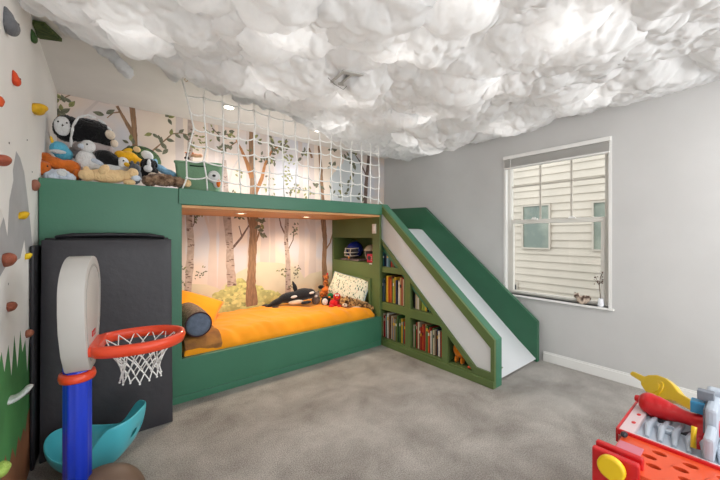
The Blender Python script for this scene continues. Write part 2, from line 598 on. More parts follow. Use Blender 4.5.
b.build('bounce_board', mat('pale_board', (228, 224, 220), .7, .05, 5), bed, M=BM)  # unseen pale sheet added on the deck to bounce light onto the ceiling
# end wall of the alcove with the display niche
b = MB()
NY0, NY1, NZ0, NZ1 = 2.93, 3.77, .955, 1.265
b.plate([(BY + .002, .336), (YB - .012, .336), (YB - .012, ZS - .001), (BY + .002, ZS - .001)], [[(NY0, NZ0), (NY1, NZ0), (NY1, NZ1), (NY0, NZ1)]], yz, BX1 - .03, BX1)
b.build('end_panel', m_green2, bed, M=BM, bevel=.002)
b = MB()
b.box(BX1, BX1 + .3, NY0 - .02, NY1 + .02, NZ0 - .02, NZ0); b.box(BX1, BX1 + .3, NY0 - .02, NY1 + .02, NZ1, NZ1 + .02)
b.box(BX1, BX1 + .3, NY0 - .02, NY0, NZ0, NZ1); b.box(BX1, BX1 + .3, NY1, NY1 + .02, NZ0, NZ1); b.box(BX1 + .3, BX1 + .32, NY0 - .02, NY1 + .02, NZ0 - .02, NZ1 + .02)
b.build('niche', m_green2, bed, M=BM)
b = MB()
b.plate([(2.95, .36), (3.76, .36), (3.76, .77), (2.95, .77)], [[(2.985, .395), (3.725, .395), (3.725, .735), (2.985, .735)]], yz, BX1 - .055, BX1 - .03)
b.build('panel_moulding', m_green2, bed, M=BM, bevel=.003)
for x, y in ALCOVE:
    b = MB(); b.lathe([(.05, 0), (.052, -.004), (.036, -.006), (.036, 0)], (x, y, ZS - .022)); 
    o = b.build('alcove_light', m_trim, bed, M=BM, smooth=True)
    b = MB(); b.lathe([(.035, -.003), (.03, -.005)], (x, y, ZS - .022))
    b.build('bulb', glow('warm_bulb', (255, 225, 180), 6) if 'warm_bulb' not in MATS else MATS['warm_bulb'], o, M=BM)

# ---- bookcase under the slide
bc = empty('slide_bookcase', (2.7, 2.1, 0))
tag(bc, 'olive green stepped bookcase built into the side of the slide', 'bookcase')
CM = Matrix.Translation((-2.7, -2.1, 0))
FX = 2.56
A_ = [(2.825, .925), (2.825, 1.215), (2.515, .925)]
B_ = [(2.43, .51), (2.43, .845), (2.445, .86), (2.825, .86), (2.825, .51)]
C_ = [(2.345, .505), (2.345, .785), (2.04, .505)]
D_ = [(2.42, .085), (2.42, .42), (2.825, .42), (2.825, .085)]
E_ = [(1.935, .085), (1.935, .40), (1.95, .41), (2.345, .41), (2.345, .085)]
F_ = [(1.865, .08), (1.865, .335), (1.59, .08)]
WH = [(2.825, 1.58), (2.825, 1.26), (1.57, .13), (1.43, .125), (1.43, .335)]
b = MB()
b.plate([(1.395, 0), (1.395, .41), (2.83, 1.67), (2.846, 1.67), (2.846, 0)], [A_, B_, C_, D_, E_, F_, WH], yz, FX, FX + .03)
b.build('face_frame', m_green2, bc, M=CM, bevel=.002)
b = MB()
SL = lambda y: 1.215 - .91 * (2.83 - y)
for (y0, y1, z) in ((2.38, 2.84, .925), (1.98, 2.84, .508), (1.5, 2.84, .083)):
    b.box(FX + .03, FX + .31, y0, y1, z - .022, z)
b.build('shelves', m_green2, bc, M=CM)
for y in (2.385, 1.9, 1.5):
    b = MB(); b.box(FX + .03, FX + .31, y - .02, y + .02, 0, max(.09, SL(y)) - .01)
    b.build('divider', m_green2, bc, M=CM)
b = MB(); b.box(FX + .03, FX + .31, 2.83, 2.846, 0, 1.5)
b.build('divider', m_green2, bc, M=CM)
b = MB()
b.plate([(1.5, 0), (2.846, 0), (2.846, 1.2), (1.5, .02)], [], yz, FX + .31, FX + .325)
b.build('back_board', m_green2, bc, M=CM)
b = MB(); b.box(FX - .016, FX, 1.395, 2.786, 0, .062)
b.build('plinth', m_green2, bc, M=CM, bevel=.004)

# ---- slide
sl = empty('slide', (3.0, 2.1, 0))
tag(sl, 'white slide with tall green side boards beside the window wall', 'slide')
SM = Matrix.Translation((-3.0, -2.1, 0))
b = MB()
b.plate([(1.395, 0), (1.395, .41), (2.83, 1.67), (3.4, 1.67), (3.4, 1.31), (2.87, 1.31), (2.86, 1.16), (1.52, 0)], [], yz, FX + .031, FX + .125)
b.build('inner_side_board', m_green, sl, M=SM, bevel=.003)
b = MB()
b.plate([(y, z) for y, z in WH], [], yz, FX + .02, FX + .0305)
b.build('white_inset_panel', m_white, sl, M=SM)
b = MB()
b.plate([(1.42, 0), (1.42, .41), (2.903, 1.685), (3.6, 1.705), (3.6, 1.2), (2.9, 1.1), (1.7, 0)], [], yz, 3.45, 3.50)
b.build('outer_side_board', m_greenT, sl, M=SM, bevel=.003)
b = MB()
x0, x1 = FX + .125, 3.45
b.plate([(1.45, .012), (1.43, .03), (1.62, .19), (2.93, 1.372), (3.0, 1.385), (3.0, 1.36), (1.66, .17), (1.55, .012)], [], yz, x0, x1)
b.build('slide_bed', m_white, sl, M=SM, bevel=.002)
b = MB(); b.box(x0, x1, 3.0, 3.1, 1.30, 1.383)
b.build('top_landing', m_greenT, sl, M=SM)
b = MB(); b.box(x0, x0 + .04, 1.80, 2.9, .012, .06); b.box(x1 - .04, x1, 1.8, 2.9, 0, .06); b.box(x0, x1, 2.9, 2.94, 0, 1.3)
b.build('under_frame', m_greenT, sl, M=SM)
# upper landing deck behind the slide
b = MB(); b.box(2.625, 3.54, 3.1, YB - .01, 1.30, 1.38)
dk = b.build('landing_deck', m_green, bed, M=BM)

# light switch on the alcove end wall
c = U(374.5, 227, X=BX1 - .03)
o = empty('light_switch', (BX1 - .031, 2.895, 1.375))
tag(o, 'white light switch on the green end wall of the alcove', 'light switch')
b = MB(); b.box(-.006, 0, -.036, .036, -.058, .058); b.build('plate', m_trim, o, bevel=.003)
b = MB(); b.box(-.011, -.005, -.016, .016, -.034, .034); b.build('rocker', mat('switch_rocker', (250, 249, 246), .3), o, bevel=.002)

# ---------------------------------------------------------------- mattress
b = MB()
mx0, mx1, my0, my1, mz0, mz1 = .49, 2.5, BY + .055, YB - .03, .2, .46
NX, NY = 150, 80
def mcurve(u, v):
    x = mx0 + (mx1 - mx0) * u
    y = my0 + (my1 - my0) * v
    ed = min(y - my0, my1 - y, x - mx0, mx1 - x)
    z = mz1 - .10 * max(0, 1 - ed / .13) ** 2.2
    P = Vector((x, y, 0))
    w = noise.noise(Vector((x * 2.2, y * 5, 1.3))) * .012
    w += abs(noise.noise(Vector((x * 5 + y * 3, y * 4 - x * 1.5, 4)))) ** .7 * -.020
    fr = max(0, 1 - (y - my0) / .3)
    w += fr * .026 * noise.noise(Vector((x * 13 + y * 6, y * 3, 7)))
    return Vector((x, y, z + w))
vs = [[b.bm.verts.new(mcurve(i / NX, j / NY)) for j in range(NY + 1)] for i in range(NX + 1)]
for i in range(NX):
    for j in range(NY):
        b.bm.faces.new((vs[i][j], vs[i + 1][j], vs[i + 1][j + 1], vs[i][j + 1]))
bd = [vs[i][0] for i in range(NX + 1)] + [vs[NX][j] for j in range(1, NY + 1)] + [vs[i][NY] for i in range(NX - 1, -1, -1)] + [vs[0][j] for j in range(NY - 1, 0, -1)]
lo = [b.bm.verts.new((v.co.x, v.co.y, mz0)) for v in bd]
n = len(bd)
for i in range(n):
    j = (i + 1) % n
    b.bm.faces.new((bd[i], lo[i], lo[j], bd[j]))
b.bm.faces.new(lo[::-1])
m_or = mat('orange_sheet', (246, 158, 10), .8, .06, 3, .35, 16, sheen=.2)
mt = b.build('mattress', m_or, smooth=True)
tag(mt, 'mattress in a wrinkled mustard orange fitted sheet in the alcove', 'mattress')

# ---------------------------------------------------------------- ceiling downlights
for k, (x, y) in enumerate(DOWNLIGHTS):
    o = empty('recessed_light', (x, y, ZC))
    tag(o, ['round recessed ceiling light at the left above the net', 'round recessed ceiling light at the right above the net'][k], 'ceiling light', 'recessed ceiling lights')
    b = MB(); b.lathe([(.062, 0), (.064, -.005), (.045, -.008), (.045, 0)]); b.build('trim_ring', m_trim, o, smooth=True)
    b = MB(); b.lathe([(.044, -.004), (.04, -.007)]); b.build('lens', glow('cool_bulb', (255, 246, 230), 8) if 'cool_bulb' not in MATS else MATS['cool_bulb'], o)
# ================================================================ forest mural on the back wall
YM = YB - .004
mu = MB()
mur = random.Random(3)


def mw(px, py):
    p = U(px, py, Y=YM)
    return p.x, p.z, (p.x * .6235 + p.y * .7818) / 319      # x, z, metres per photo pixel there


def mpoly(pts, mi, k):
    QUEUE.append((k, len(QUEUE), pts, mi))


QUEUE = []


def flush():
    QUEUE.sort()
    for n, (k, _, pts, mi) in enumerate(QUEUE):
        tri = tessellate_polygon([[Vector((x, z, 0)) for x, z in pts]])
        vs = [mu.bm.verts.new((x, YM - .0002 - 2.5e-6 * n, z)) for x, z in pts]
        for t in tri:
            try:
                f = mu.bm.faces.new([vs[i] for i in t]); f.material_index = mi
            except ValueError:
                pass


def strip(pl, mi, k, mpx=True, wob=.12):
    """a painted stem: list of (px, py, width px)"""
    P = []
    for a, c in zip(pl, pl[1:]):
        for s in range(6):
            t = s / 6
            P.append([a[i] + (c[i] - a[i]) * t for i in range(3)])
    P.append(list(pl[-1]))
    L, R = [], []
    for i, (x, y, w) in enumerate(P):
        X, Z, m = mw(x, y)
        j = min(i + 1, len(P) - 1); q = max(i - 1, 0)
        xa, za, _ = mw(P[q][0], P[q][1]); xb, zb, _ = mw(P[j][0], P[j][1])
        d = Vector((xb - xa, zb - za)).normalized()
        hw = w * m / 2 * (1 + mur.uniform(-wob, wob))
        L.append((X - d.y * hw, Z + d.x * hw)); R.append((X + d.y * hw, Z - d.x * hw))
    mpoly(L + R[::-1], mi, k)


def leaf(X, Z, L, a, mi, k):
    pts = []
    for s in range(9):
        t = s / 8
        pts.append((t * L, math.sin(PI * t ** .8) * L * .24))
    pts += [(x, -y) for x, y in pts[-2:0:-1]]
    ca, sa = math.cos(a), math.sin(a)
    mpoly([(X + x * ca - y * sa, Z + x * sa + y * ca) for x, y in pts], mi, k)
    # midrib
    mpoly([(X + x * ca - y * sa, Z + x * sa + y * ca) for x, y in ((0, .0012), (L, 0), (0, -.0012))], 10, k + .3)


def leaves(px, py, n, spread, size, mi=5, k=7):
    X, Z, m = mw(px, py)
    for i in range(n):
        a = mur.uniform(0, 2 * PI)
        r = mur.uniform(.2, 1) * spread * m
        leaf(X + math.cos(a) * r, Z + math.sin(a) * r, size * m * mur.uniform(.8, 1.25), mur.uniform(0, 2 * PI), mi if mur.random() < .75 else 6, k)


def twig(pl, mi, k, n, size, w=1.2, lm=5):
    strip([(x, y, w * (1 - .5 * i / len(pl))) for i, (x, y) in enumerate(pl)], mi, k)
    for (x, y), (x2, y2) in zip(pl, pl[1:]):
        for q in range(n):
            t = (q + .7) / n
            X, Z, m = mw(x + (x2 - x) * t, y + (y2 - y) * t)
            a = math.atan2(-(y2 - y), x2 - x) + (1 if q % 2 else -1) * mur.uniform(.6, 1.2)
            leaf(X, Z, size * m * mur.uniform(.85, 1.2), a, lm if mur.random() < .8 else 6, k + 1)


def blob(px, py, rx, ry, mi, k, wav=.1, n=40, flat=None):
    X, Z, m = mw(px, py)
    pts = []
    ph = mur.uniform(0, 9)
    for i in range(n):
        a = 2 * PI * i / n
        r = 1 + wav * math.sin(a * 7 + ph) * .6 + wav * math.sin(a * 13 + ph * 2) * .5
        zz = math.sin(a) * ry * m * r
        if flat is not None:
            zz = max(zz, flat * m)
        pts.append((X + math.cos(a) * rx * m * r, Z + zz))
    mpoly(pts, mi, k)


# base: pale wall covering, pink cream below, bluish patches above
mu.box(XL + .002, XR - .002, YM, YB - .0015, .2, ZC - .001, 0)
# misty far trunks
for x, w in ((212, 7), (272, 5), (249, 5), (312, 7), (264, 8), (345, 7), (180, 8), (222, 7), (301, 6)):
    strip([(x, 290, w * 1.3), (x + 1, 240, w), (x, 190, w * .9), (x - 1, 90 + (x - 180) * .3, w * .8)], 1, 1)
for pl in ([(212, 240, 3), (205, 215, 2), (196, 205, 1)], [(312, 235, 3), (304, 214, 2), (300, 200, 1)], [(345, 180, 3), (352, 160, 2)]):
    strip(pl, 1, 1)
# pale hill, beige green
blob(268, 300, 48, 38, 2, 1.5, .03); blob(326, 300, 40, 30, 2, 1.6, .03); blob(196, 310, 30, 26, 2, 1.6, .03)
for a in ((352, 182, 14, 30), (340, 190, 12, 22)):
    blob(*a, 3, 1.2, .12)
# pale branching tree of the upper left
strip([(82, 160, 4), (80, 135, 3.5), (86, 112, 3), (98, 101, 2), (110, 104, 1)], 1, 2)
strip([(80, 130, 2), (74, 118, 1.5)], 1, 2)
# birches
def birch(pl, k=4):
    strip(pl, 4, k, wob=.1)
    for (x, y, w), (x2, y2, w2) in zip(pl, pl[1:]):
        L = abs(y2 - y)
        for q in range(max(2, int(L / 2.6))):
            t = mur.random()
            X, Z, m = mw(x + (x2 - x) * t, y + (y2 - y) * t)
            ww = w * m * .5
            sx = mur.choice((-1, 1, -1, 1, 0)) * ww * .55
            hw = ww * mur.uniform(.25, .6); hz = m * mur.uniform(.3, 1.0)
            mpoly([(X + sx - hw, Z), (X + sx - hw * .3, Z + hz), (X + sx + hw, Z + hz * .3), (X + sx + hw * .4, Z - hz)], 9, k + .5)
birch([(187, 302, 7), (189, 275, 7), (191, 245, 6.5), (189, 218, 6), (190, 180, 5), (190, 120, 4)])
birch([(232, 286, 9), (230, 262, 8), (230, 248, 7), (227, 218, 7), (226, 190, 5), (224, 160, 4)])
birch([(288, 296, 6), (288, 262, 5), (286, 240, 4.5), (287, 218, 4), (330, 196, .4)][:4])
strip([(231, 250, 2.4), (241, 238, 2), (250, 224, 1.4), (254, 216, 1)], 9, 3.8); strip([(242, 237, 1.2), (239, 226, 1)], 9, 3.8)
strip([(190, 232, 1.4), (194, 224, 1), (195, 214, .8)], 9, 3.8)
strip([(286, 236, 1.8), (281, 226, 1.4), (279, 216, 1)], 9, 3.8); strip([(288, 250, 1.2), (293, 240, 1), (294, 228, .7)], 9, 3.8)
# brown trunks
strip([(252, 306, 12), (251, 285, 9), (252, 265, 8.5), (253, 240, 8), (254, 218, 8.5), (254, 196, 8), (252, 165, 6), (251, 130, 4)], 7, 5)
strip([(254, 246, 3), (258, 236, 2), (261, 226, 1.2)], 7, 5); strip([(253, 236, 3), (250, 225, 2.4), (247, 214, 2)], 7, 5)
strip([(252, 178, 5), (247, 163, 4), (241, 149, 2.5), (236, 140, 1.2)], 8, 5.2)
strip([(256, 192, 4), (262, 178, 3.5), (265, 164, 2.4), (272, 150, 1.5), (282, 145, 1)], 8, 5.2)
strip([(326, 296, 7), (324, 262, 5.5), (325, 240, 5.5), (323, 218, 6), (322, 196, 5), (321, 170, 4), (319, 146, 3)], 7, 5)
strip([(324, 252, 2), (330, 243, 1.4), (333, 232, 1)], 7, 5)
strip([(312, 158, 3), (309, 148, 2)], 7, 5)
strip([(365, 208, 5), (366, 185, 4.2), (368, 165, 3.6), (369, 152, 3)], 9, 5); strip([(366, 175, 2), (360, 162, 1.5), (356, 156, 1)], 9, 5)
# upper left tree
strip([(136, 172, 5), (135, 145, 4.6), (134, 124, 4.4), (132, 106, 5)], 7, 5)
strip([(134, 136, 4.4), (126, 122, 3), (117, 106, 2.4)], 7, 5); strip([(120, 112, 1.6), (113, 113, 1), (107, 118, .8)], 7, 5)
twig([(150, 153), (163, 142), (172, 134), (180, 133), (189, 135)], 7, 5, 2, 7, 1.4)
leaves(64, 97, 3, 6, 8); leaves(67, 104, 2, 4, 9); leaves(62, 112, 3, 5, 9); leaves(106, 115, 2, 3, 10); leaves(130, 143, 2, 4, 7)
leaves(166, 118, 3, 4, 8); leaves(155, 135, 3, 5, 7); leaves(168, 148, 2, 3, 7); leaves(128, 146, 2, 3, 7)
twig([(60, 100), (72, 94)], 7, 5, 2, 7); twig([(57, 118), (62, 110)], 7, 5, 2, 7)
# leaves above the platform, behind the net
twig([(236, 142), (228, 148), (220, 150)], 7, 5, 3, 5); twig([(212, 128), (220, 136), (228, 134)], 9, 5, 3, 5)
twig([(270, 155), (276, 147), (286, 144)], 9, 5, 4, 5.5); twig([(266, 165), (270, 158), (275, 162)], 9, 5, 3, 5)
for x, y, n, s in ((232, 135, 5, 5), (224, 146, 5, 5), (262, 158, 5, 5), (273, 143, 8, 5), (282, 150, 4, 5), (258, 140, 4, 5), (300, 134, 4, 5), (306, 158, 4, 5),
                   (318, 182, 5, 5), (330, 165, 5, 5), (334, 150, 5, 5), (345, 158, 6, 5), (352, 168, 5, 5), (350, 185, 6, 5), (336, 188, 5, 5), (362, 195, 5, 5),
                   (342, 195, 4, 5), (356, 152, 4, 5), (232, 190, 4, 4), (247, 148, 3, 4), (270, 176, 3, 4), (288, 190, 4, 4), (298, 186, 4, 4), (305, 148, 3, 5)):
    leaves(x, y, n, 6, s)
for x, y, n in ((204, 140, 8), (206, 128, 6), (196, 150, 6), (288, 160, 12), (290, 175, 12), (294, 190, 12), (285, 148, 8), (214, 176, 6), (270, 190, 6), (238, 175, 5), (308, 192, 8)):
    leaves(x, y, n, 7, 3.6, 6, 6)
strip([(210, 192, 3), (208, 170, 2.4), (203, 150, 1.6)], 1, 2.5); strip([(226, 192, 3), (232, 170, 2), (238, 160, 1.3)], 1, 2.5)
# lower leaves
leaves(261, 222, 6, 4, 6); leaves(262, 232, 5, 4, 6); leaves(240, 218, 7, 4, 3.5); leaves(198, 217, 6, 5, 3.5)
for x, y, n in ((199, 276, 8), (202, 271, 5), (183, 270, 6), (295, 233, 12), (295, 226, 7), (283, 272, 9), (295, 274, 10), (297, 268, 6), (281, 268, 4), (292, 285, 4), (182, 282, 5)):
    leaves(x, y, n, 4.2, 2.4)
# bushes: yellow green domes with darker scalloped leaf marks
for (x, y, rx, ry) in ((242, 312, 27, 32), (226, 310, 17, 22), (258, 318, 22, 30), (275, 318, 16, 26), (232, 300, 12, 16), (266, 306, 12, 16), (328, 296, 12, 14)):
    blob(x, y, rx, ry, 11, 3.0 if x < 300 else 3.1, .09)
for i in range(150):
    x = mur.uniform(214, 286); y = mur.uniform(282, 306)
    if (x - 245) ** 2 / 28 ** 2 + (y - 310) ** 2 / 30 ** 2 < 1 or (x - 270) ** 2 / 18 ** 2 + (y - 315) ** 2 / 24 ** 2 < 1:
        blob(x, y, mur.uniform(1.2, 2.8), mur.uniform(1, 2), mur.choice((12, 13, 13, 11)), 3.5 + i * .003, .2, 12)


flush()


def mural_base():
    m = mat('mural_base', (226, 206, 194), .85, 0, 1, .06, 200)
    nt = m.node_tree; b = nt.nodes['Principled BSDF']
    tc = nt.nodes.new('ShaderNodeTexCoord')
    n = nt.nodes.new('ShaderNodeTexNoise'); n.inputs['Scale'].default_value = 1.4; n.inputs['Detail'].default_value = 3
    nt.links.new(tc.outputs['Object'], n.inputs['Vector'])
    r = nt.nodes.new('ShaderNodeValToRGB')
    for p, c in ((.38, (212, 210, 216)), (.5, (232, 214, 202))):
        e = r.color_ramp.elements[0 if p < .4 else 1]; e.position = p; e.color = lin(c)
    e = r.color_ramp.elements.new(.66); e.color = lin((238, 222, 206))
    nt.links.new(n.outputs['Fac'], r.inputs['Fac']); nt.links.new(r.outputs['Color'], b.inputs['Base Color'])
    return m


mo = mu.build('forest_mural', [mural_base(), mat('mu_mist', (216, 202, 196), .85, .03, 4), mat('mu_hill', (218, 209, 186), .85, .05, 3),
                               mat('mu_blue', (204, 208, 210), .85, .03, 3), mat('mu_birch', (184, 166, 156), .85, .12, 9, stretch=(3, 1, 3)),
                               mat('mu_leaf', (118, 118, 98), .85, .2, 30), mat('mu_leaf2', (150, 150, 96), .85, .2, 30),
                               mat('mu_trunk', (150, 118, 92), .85, .22, 14, stretch=(6, 1, .8)), mat('mu_branch', (176, 122, 78), .85, .2, 14, stretch=(6, 1, .8)),
                               mat('mu_dark', (120, 100, 92), .85, .2, 30), mat('mu_rib', (70, 70, 58), .85),
                               mat('mu_bush', (196, 196, 132), .85, .2, 14), mat('mu_bush2', (160, 166, 112), .85, .2, 20), mat('mu_bush3', (214, 210, 144), .85, .12, 20)],
              normals=False)
tag(mo, 'painted forest mural of birches, brown trunks and leafy bushes covering the back wall', 'mural')
# ================================================================ climbing net above the platform edge
nr = random.Random(11)
NXN, NZN = 16, 6
XN0, XN1 = .50, 2.535
net = empty('climbing_net', (1.5, BY + .02, ZT))
tag(net, 'white knotted rope net hung between ceiling and upper bunk edge', 'rope net')
NM = Matrix.Translation((-1.5, -BY - .02, -ZT))
node = {}
for i in range(NXN):
    for j in range(NZN):
        x = XN0 + (XN1 - XN0) * i / (NXN - 1)
        z = ZT + .09 + j * .132 - .02 * (i / 15) + .012 * math.sin(i * 1.1 + j)
        if i % 3 == 1: z += .01
        y = BY + .02 + nr.uniform(-.008, .008)
        if j == 0: y += .0
        x += nr.uniform(-.012, .012)
        if i == 0: x += {0: .0, 1: .0, 2: .02, 3: .05, 4: .02, 5: -.0}[j]
        node[i, j] = Vector((x, y, z))
b = MB()
kn = MB()
def rope(p, q, sag, r=.0062):
    pts = []
    for s in range(6):
        t = s / 5
        v = p.lerp(q, t)
        v.z -= sag * 4 * t * (1 - t)
        v.y += sag * .3 * math.sin(t * PI)
        pts.append(v)
    b.tube(pts, r, n=6)
for j in range(NZN):
    for i in range(NXN - 1):
        rope(node[i, j], node[i + 1, j], nr.uniform(.006, .018))
for i in range(NXN):
    for j in range(NZN - 1):
        rope(node[i, j], node[i, j + 1], 0)
    # down to the platform edge and up to the ceiling hooks
    p = node[i, 0]
    if i == 0:
        rope(p, Vector((p.x - .03, BY + .02, ZT + .004)), 0)
    else:
        rope(p, Vector((p.x + nr.uniform(-.01, .01), BY + .02, ZT + .004)), 0)
    top = Vector((node[i, NZN - 1].x + (-.03 if i == 0 else nr.uniform(-.01, .01)), BY + .02, ZC - .02))
    rope(node[i, NZN - 1], top, 0, .004)
    for j in range(NZN):
        b.ell(node[i, j], (.011, .011, .011), sub=2)
rope(node[15, 0], Vector((2.6, BY + .03, ZT + .015)), .004)
m_rope = mat('white_rope', (244, 243, 240), .8, .05, 60, .5, 150)
b.build('ropes', m_rope, net, smooth=True, M=NM)

for i in range(NXN):
    x = node[i, NZN - 1].x
    h = MB()
    h.tube([(x + .011 * math.cos(a), BY + .02, ZC - .019 + .011 * math.sin(a)) for a in [2 * PI * k / 10 for k in range(10)]], .0022, n=5, closed=True)
    h.cyl((x, BY + .02, ZC - .008), (x, BY + .02, ZC), .006, n=8)
    h.build('ceiling_hook', mat('hook_brass', (166, 128, 76), .4, metal=.7), net, M=NM)

# ================================================================ cotton clouds
def hash2(ix, iy, s):
    v = np.sin(ix * 127.1 + iy * 311.7 + s * 74.7) * 43758.5453
    w = np.sin(ix * 269.5 + iy * 183.3 + s * 19.9) * 43758.5453
    return v - np.floor(v), w - np.floor(w)


def puffs(x, y, cell, seed):
    """hemispherical puffs, 0..1"""
    X, Y = x / cell, y / cell
    ix, iy = np.floor(X), np.floor(Y)
    best = np.ones_like(X)
    for dx in (-1, 0, 1):
        for dy in (-1, 0, 1):
            a, c = hash2(ix + dx, iy + dy, seed)
            r, q = hash2(ix + dx, iy + dy, seed + 5)
            d2 = (X - ix - dx - a) ** 2 + (Y - iy - dy - c) ** 2
            R = .55 + .45 * r
            best = best + np.exp(11 * np.sqrt(np.maximum(0, R * R - d2)) * (.6 + .6 * q))
    return np.log(best) / 11


def vnoise(x, y, cell, seed):
    X, Y = x / cell, y / cell
    ix, iy = np.floor(X), np.floor(Y)
    fx, fy = X - ix, Y - iy
    fx = fx * fx * (3 - 2 * fx); fy = fy * fy * (3 - 2 * fy)
    g = lambda a, c: hash2(ix + a, iy + c, seed)[0]
    return (g(0, 0) * (1 - fx) + g(1, 0) * fx) * (1 - fy) + (g(0, 1) * (1 - fx) + g(1, 1) * fx) * fy


NU, NV = 430, 410
u = np.linspace(0, 1, NU)[:, None] * np.ones((1, NV))
v = np.ones((NU, 1)) * np.linspace(0, 1, NV)[None, :]
X = XL + .012 + (XR - .024 - XL) * u
edge = 2.40 + .33 * np.clip((X + .2) / 1.2, 0, 1) + .55 * np.clip((X - 1.2) / 1.2, 0, 1) ** 1.3 + .08 * (vnoise(X, X * 0, .3, 3) - .5) + .05 * (vnoise(X, X * 0, .11, 9) - .5)
edge = np.where(X > 2.95, edge - .1 * (X - 2.95), edge)
Y = -1.2 + (edge + 1.2) * v
P = np.stack([X, Y, np.zeros_like(X)], -1)
ex = np.minimum(np.minimum((X - XL) / .12, (XR - X) / .75), (edge - Y) / .4)
ex = np.clip(ex, 0, 1)
env = np.sqrt(1 - (1 - ex) ** 2)
wx = X + .07 * (vnoise(X, Y, .17, 21) - .5); wy = Y + .07 * (vnoise(X, Y, .17, 22) - .5)
P[..., 2] = ZC - .015 - env * (.045 + .045 * vnoise(X, Y, .55, 2) + .11 * puffs(wx, wy, .30, 1))


def normals(P):
    du = np.gradient(P, axis=0); dv = np.gradient(P, axis=1)
    n = np.cross(dv, du)
    n /= np.linalg.norm(n, axis=-1, keepdims=True) + 1e-9
    n[n[..., 2] > 0] *= -1
    return n


for cell, amp, sd in ((.20, .085, 31), (.105, .048, 41), (.058, .030, 51), (.034, .013, 61)):
    wx = X + .35 * cell * (vnoise(X, Y, cell * .8, sd + 1) - .5) + P[..., 2] * .8; wy = Y + .35 * cell * (vnoise(X, Y, cell * .8, sd + 2) - .5) + P[..., 2] * .5
    P = P + normals(P) * ((puffs(wx, wy, cell, sd) - .25) * amp * (.3 + .7 * env))[..., None]
    for _ in range({31: 5, 41: 3, 51: 1, 61: 1}[sd]):
        Q = P.copy()
        Q[1:-1, 1:-1] = .5 * P[1:-1, 1:-1] + .125 * (P[2:, 1:-1] + P[:-2, 1:-1] + P[1:-1, 2:] + P[1:-1, :-2])
        P = Q
P = P + normals(P) * (.014 * (vnoise(X, Y, .045, 71) - .5) + .012 * (vnoise(X, Y, .024, 72) - .5))[..., None]
P[..., 2] = np.minimum(P[..., 2], ZC - .006)
P[..., 0] = np.clip(P[..., 0], XL + .006, XR - .006)
me = bpy.data.meshes.new('cotton_clouds')
idx = np.arange(NU * NV).reshape(NU, NV)
F = np.stack([idx[:-1, :-1], idx[:-1, 1:], idx[1:, 1:], idx[1:, :-1]], -1).reshape(-1, 4)
me.from_pydata(P.reshape(-1, 3).tolist(), [], F.tolist())
me.polygons.foreach_set('use_smooth', [True] * len(me.polygons))
m_cloud = bpy.data.materials.new('cotton')
m_cloud.use_nodes = True
nt = m_cloud.node_tree
for n in list(nt.nodes):
    if n.type != 'OUTPUT_MATERIAL': nt.nodes.remove(n)
out = [n for n in nt.nodes if n.type == 'OUTPUT_MATERIAL'][0]
df = nt.nodes.new('ShaderNodeBsdfDiffuse'); df.inputs['Color'].default_value = (.78, .785, .79, 1)
tl = nt.nodes.new('ShaderNodeBsdfTranslucent'); tl.inputs['Color'].default_value = (.92, .92, .92, 1)
nz = nt.nodes.new('ShaderNodeTexNoise'); nz.inputs['Scale'].default_value = 45; nz.inputs['Detail'].default_value = 5
tc = nt.nodes.new('ShaderNodeTexCoord'); nt.links.new(tc.outputs['Object'], nz.inputs['Vector'])
bp = nt.nodes.new('ShaderNodeBump'); bp.inputs['Strength'].default_value = .5; bp.inputs['Distance'].default_value = .012
nt.links.new(nz.outputs['Fac'], bp.inputs['Height'])
nt.links.new(bp.outputs['Normal'], df.inputs['Normal'])
ms = nt.nodes.new('ShaderNodeMixShader'); ms.inputs[0].default_value = .46
nt.links.new(df.outputs[0], ms.inputs[1]); nt.links.new(tl.outputs[0], ms.inputs[2]); nt.links.new(ms.outputs[0], out.inputs[0])
me.materials.append(m_cloud)
co = bpy.data.objects.new('cotton_clouds', me); COL.objects.link(co)
tag(co, 'thick fluffy white cotton clouds covering the ceiling, lit from within', 'cotton clouds', kind='stuff')
# wisps pulled out of the edge
b = MB()
wr = random.Random(5)
c = U(117, 72, z=2.36)
for q in range(7):
    b.ell((c.x - .09 + q * .024, c.y - .13 + q * .012, 2.45 - q * .016), (.05 - q * .003, .045 - q * .003, .035), (0, 0, 1), sub=3)
for q in range(46):
    k = wr.random(); x = XL + .15 + (XR - XL - .3) * k
    e = float(np.interp(x, X[:, 0], edge[:, 0]))
    r = wr.uniform(.035, .075)
    b.ell((x, e - wr.uniform(.0, .1), ZC - r * .8 - wr.uniform(0, .07)), (r * wr.uniform(1, 1.6), r, r * .8), (wr.uniform(-.4, .4), wr.uniform(-.4, .4), wr.uniform(0, 3)), sub=3)
for v_ in b.bm.verts:
    d = v_.normal
b.bm.normal_update()
for v_ in b.bm.verts:
    v_.co += v_.normal * (.02 * noise.noise(v_.co * 22) + .012 * noise.noise(v_.co * 55))
w_ = b.build('cotton_wisps', m_cloud, smooth=True)
tag(w_, 'loose cotton wisps hanging along the far edge of the cloud ceiling', 'cotton', kind='stuff')

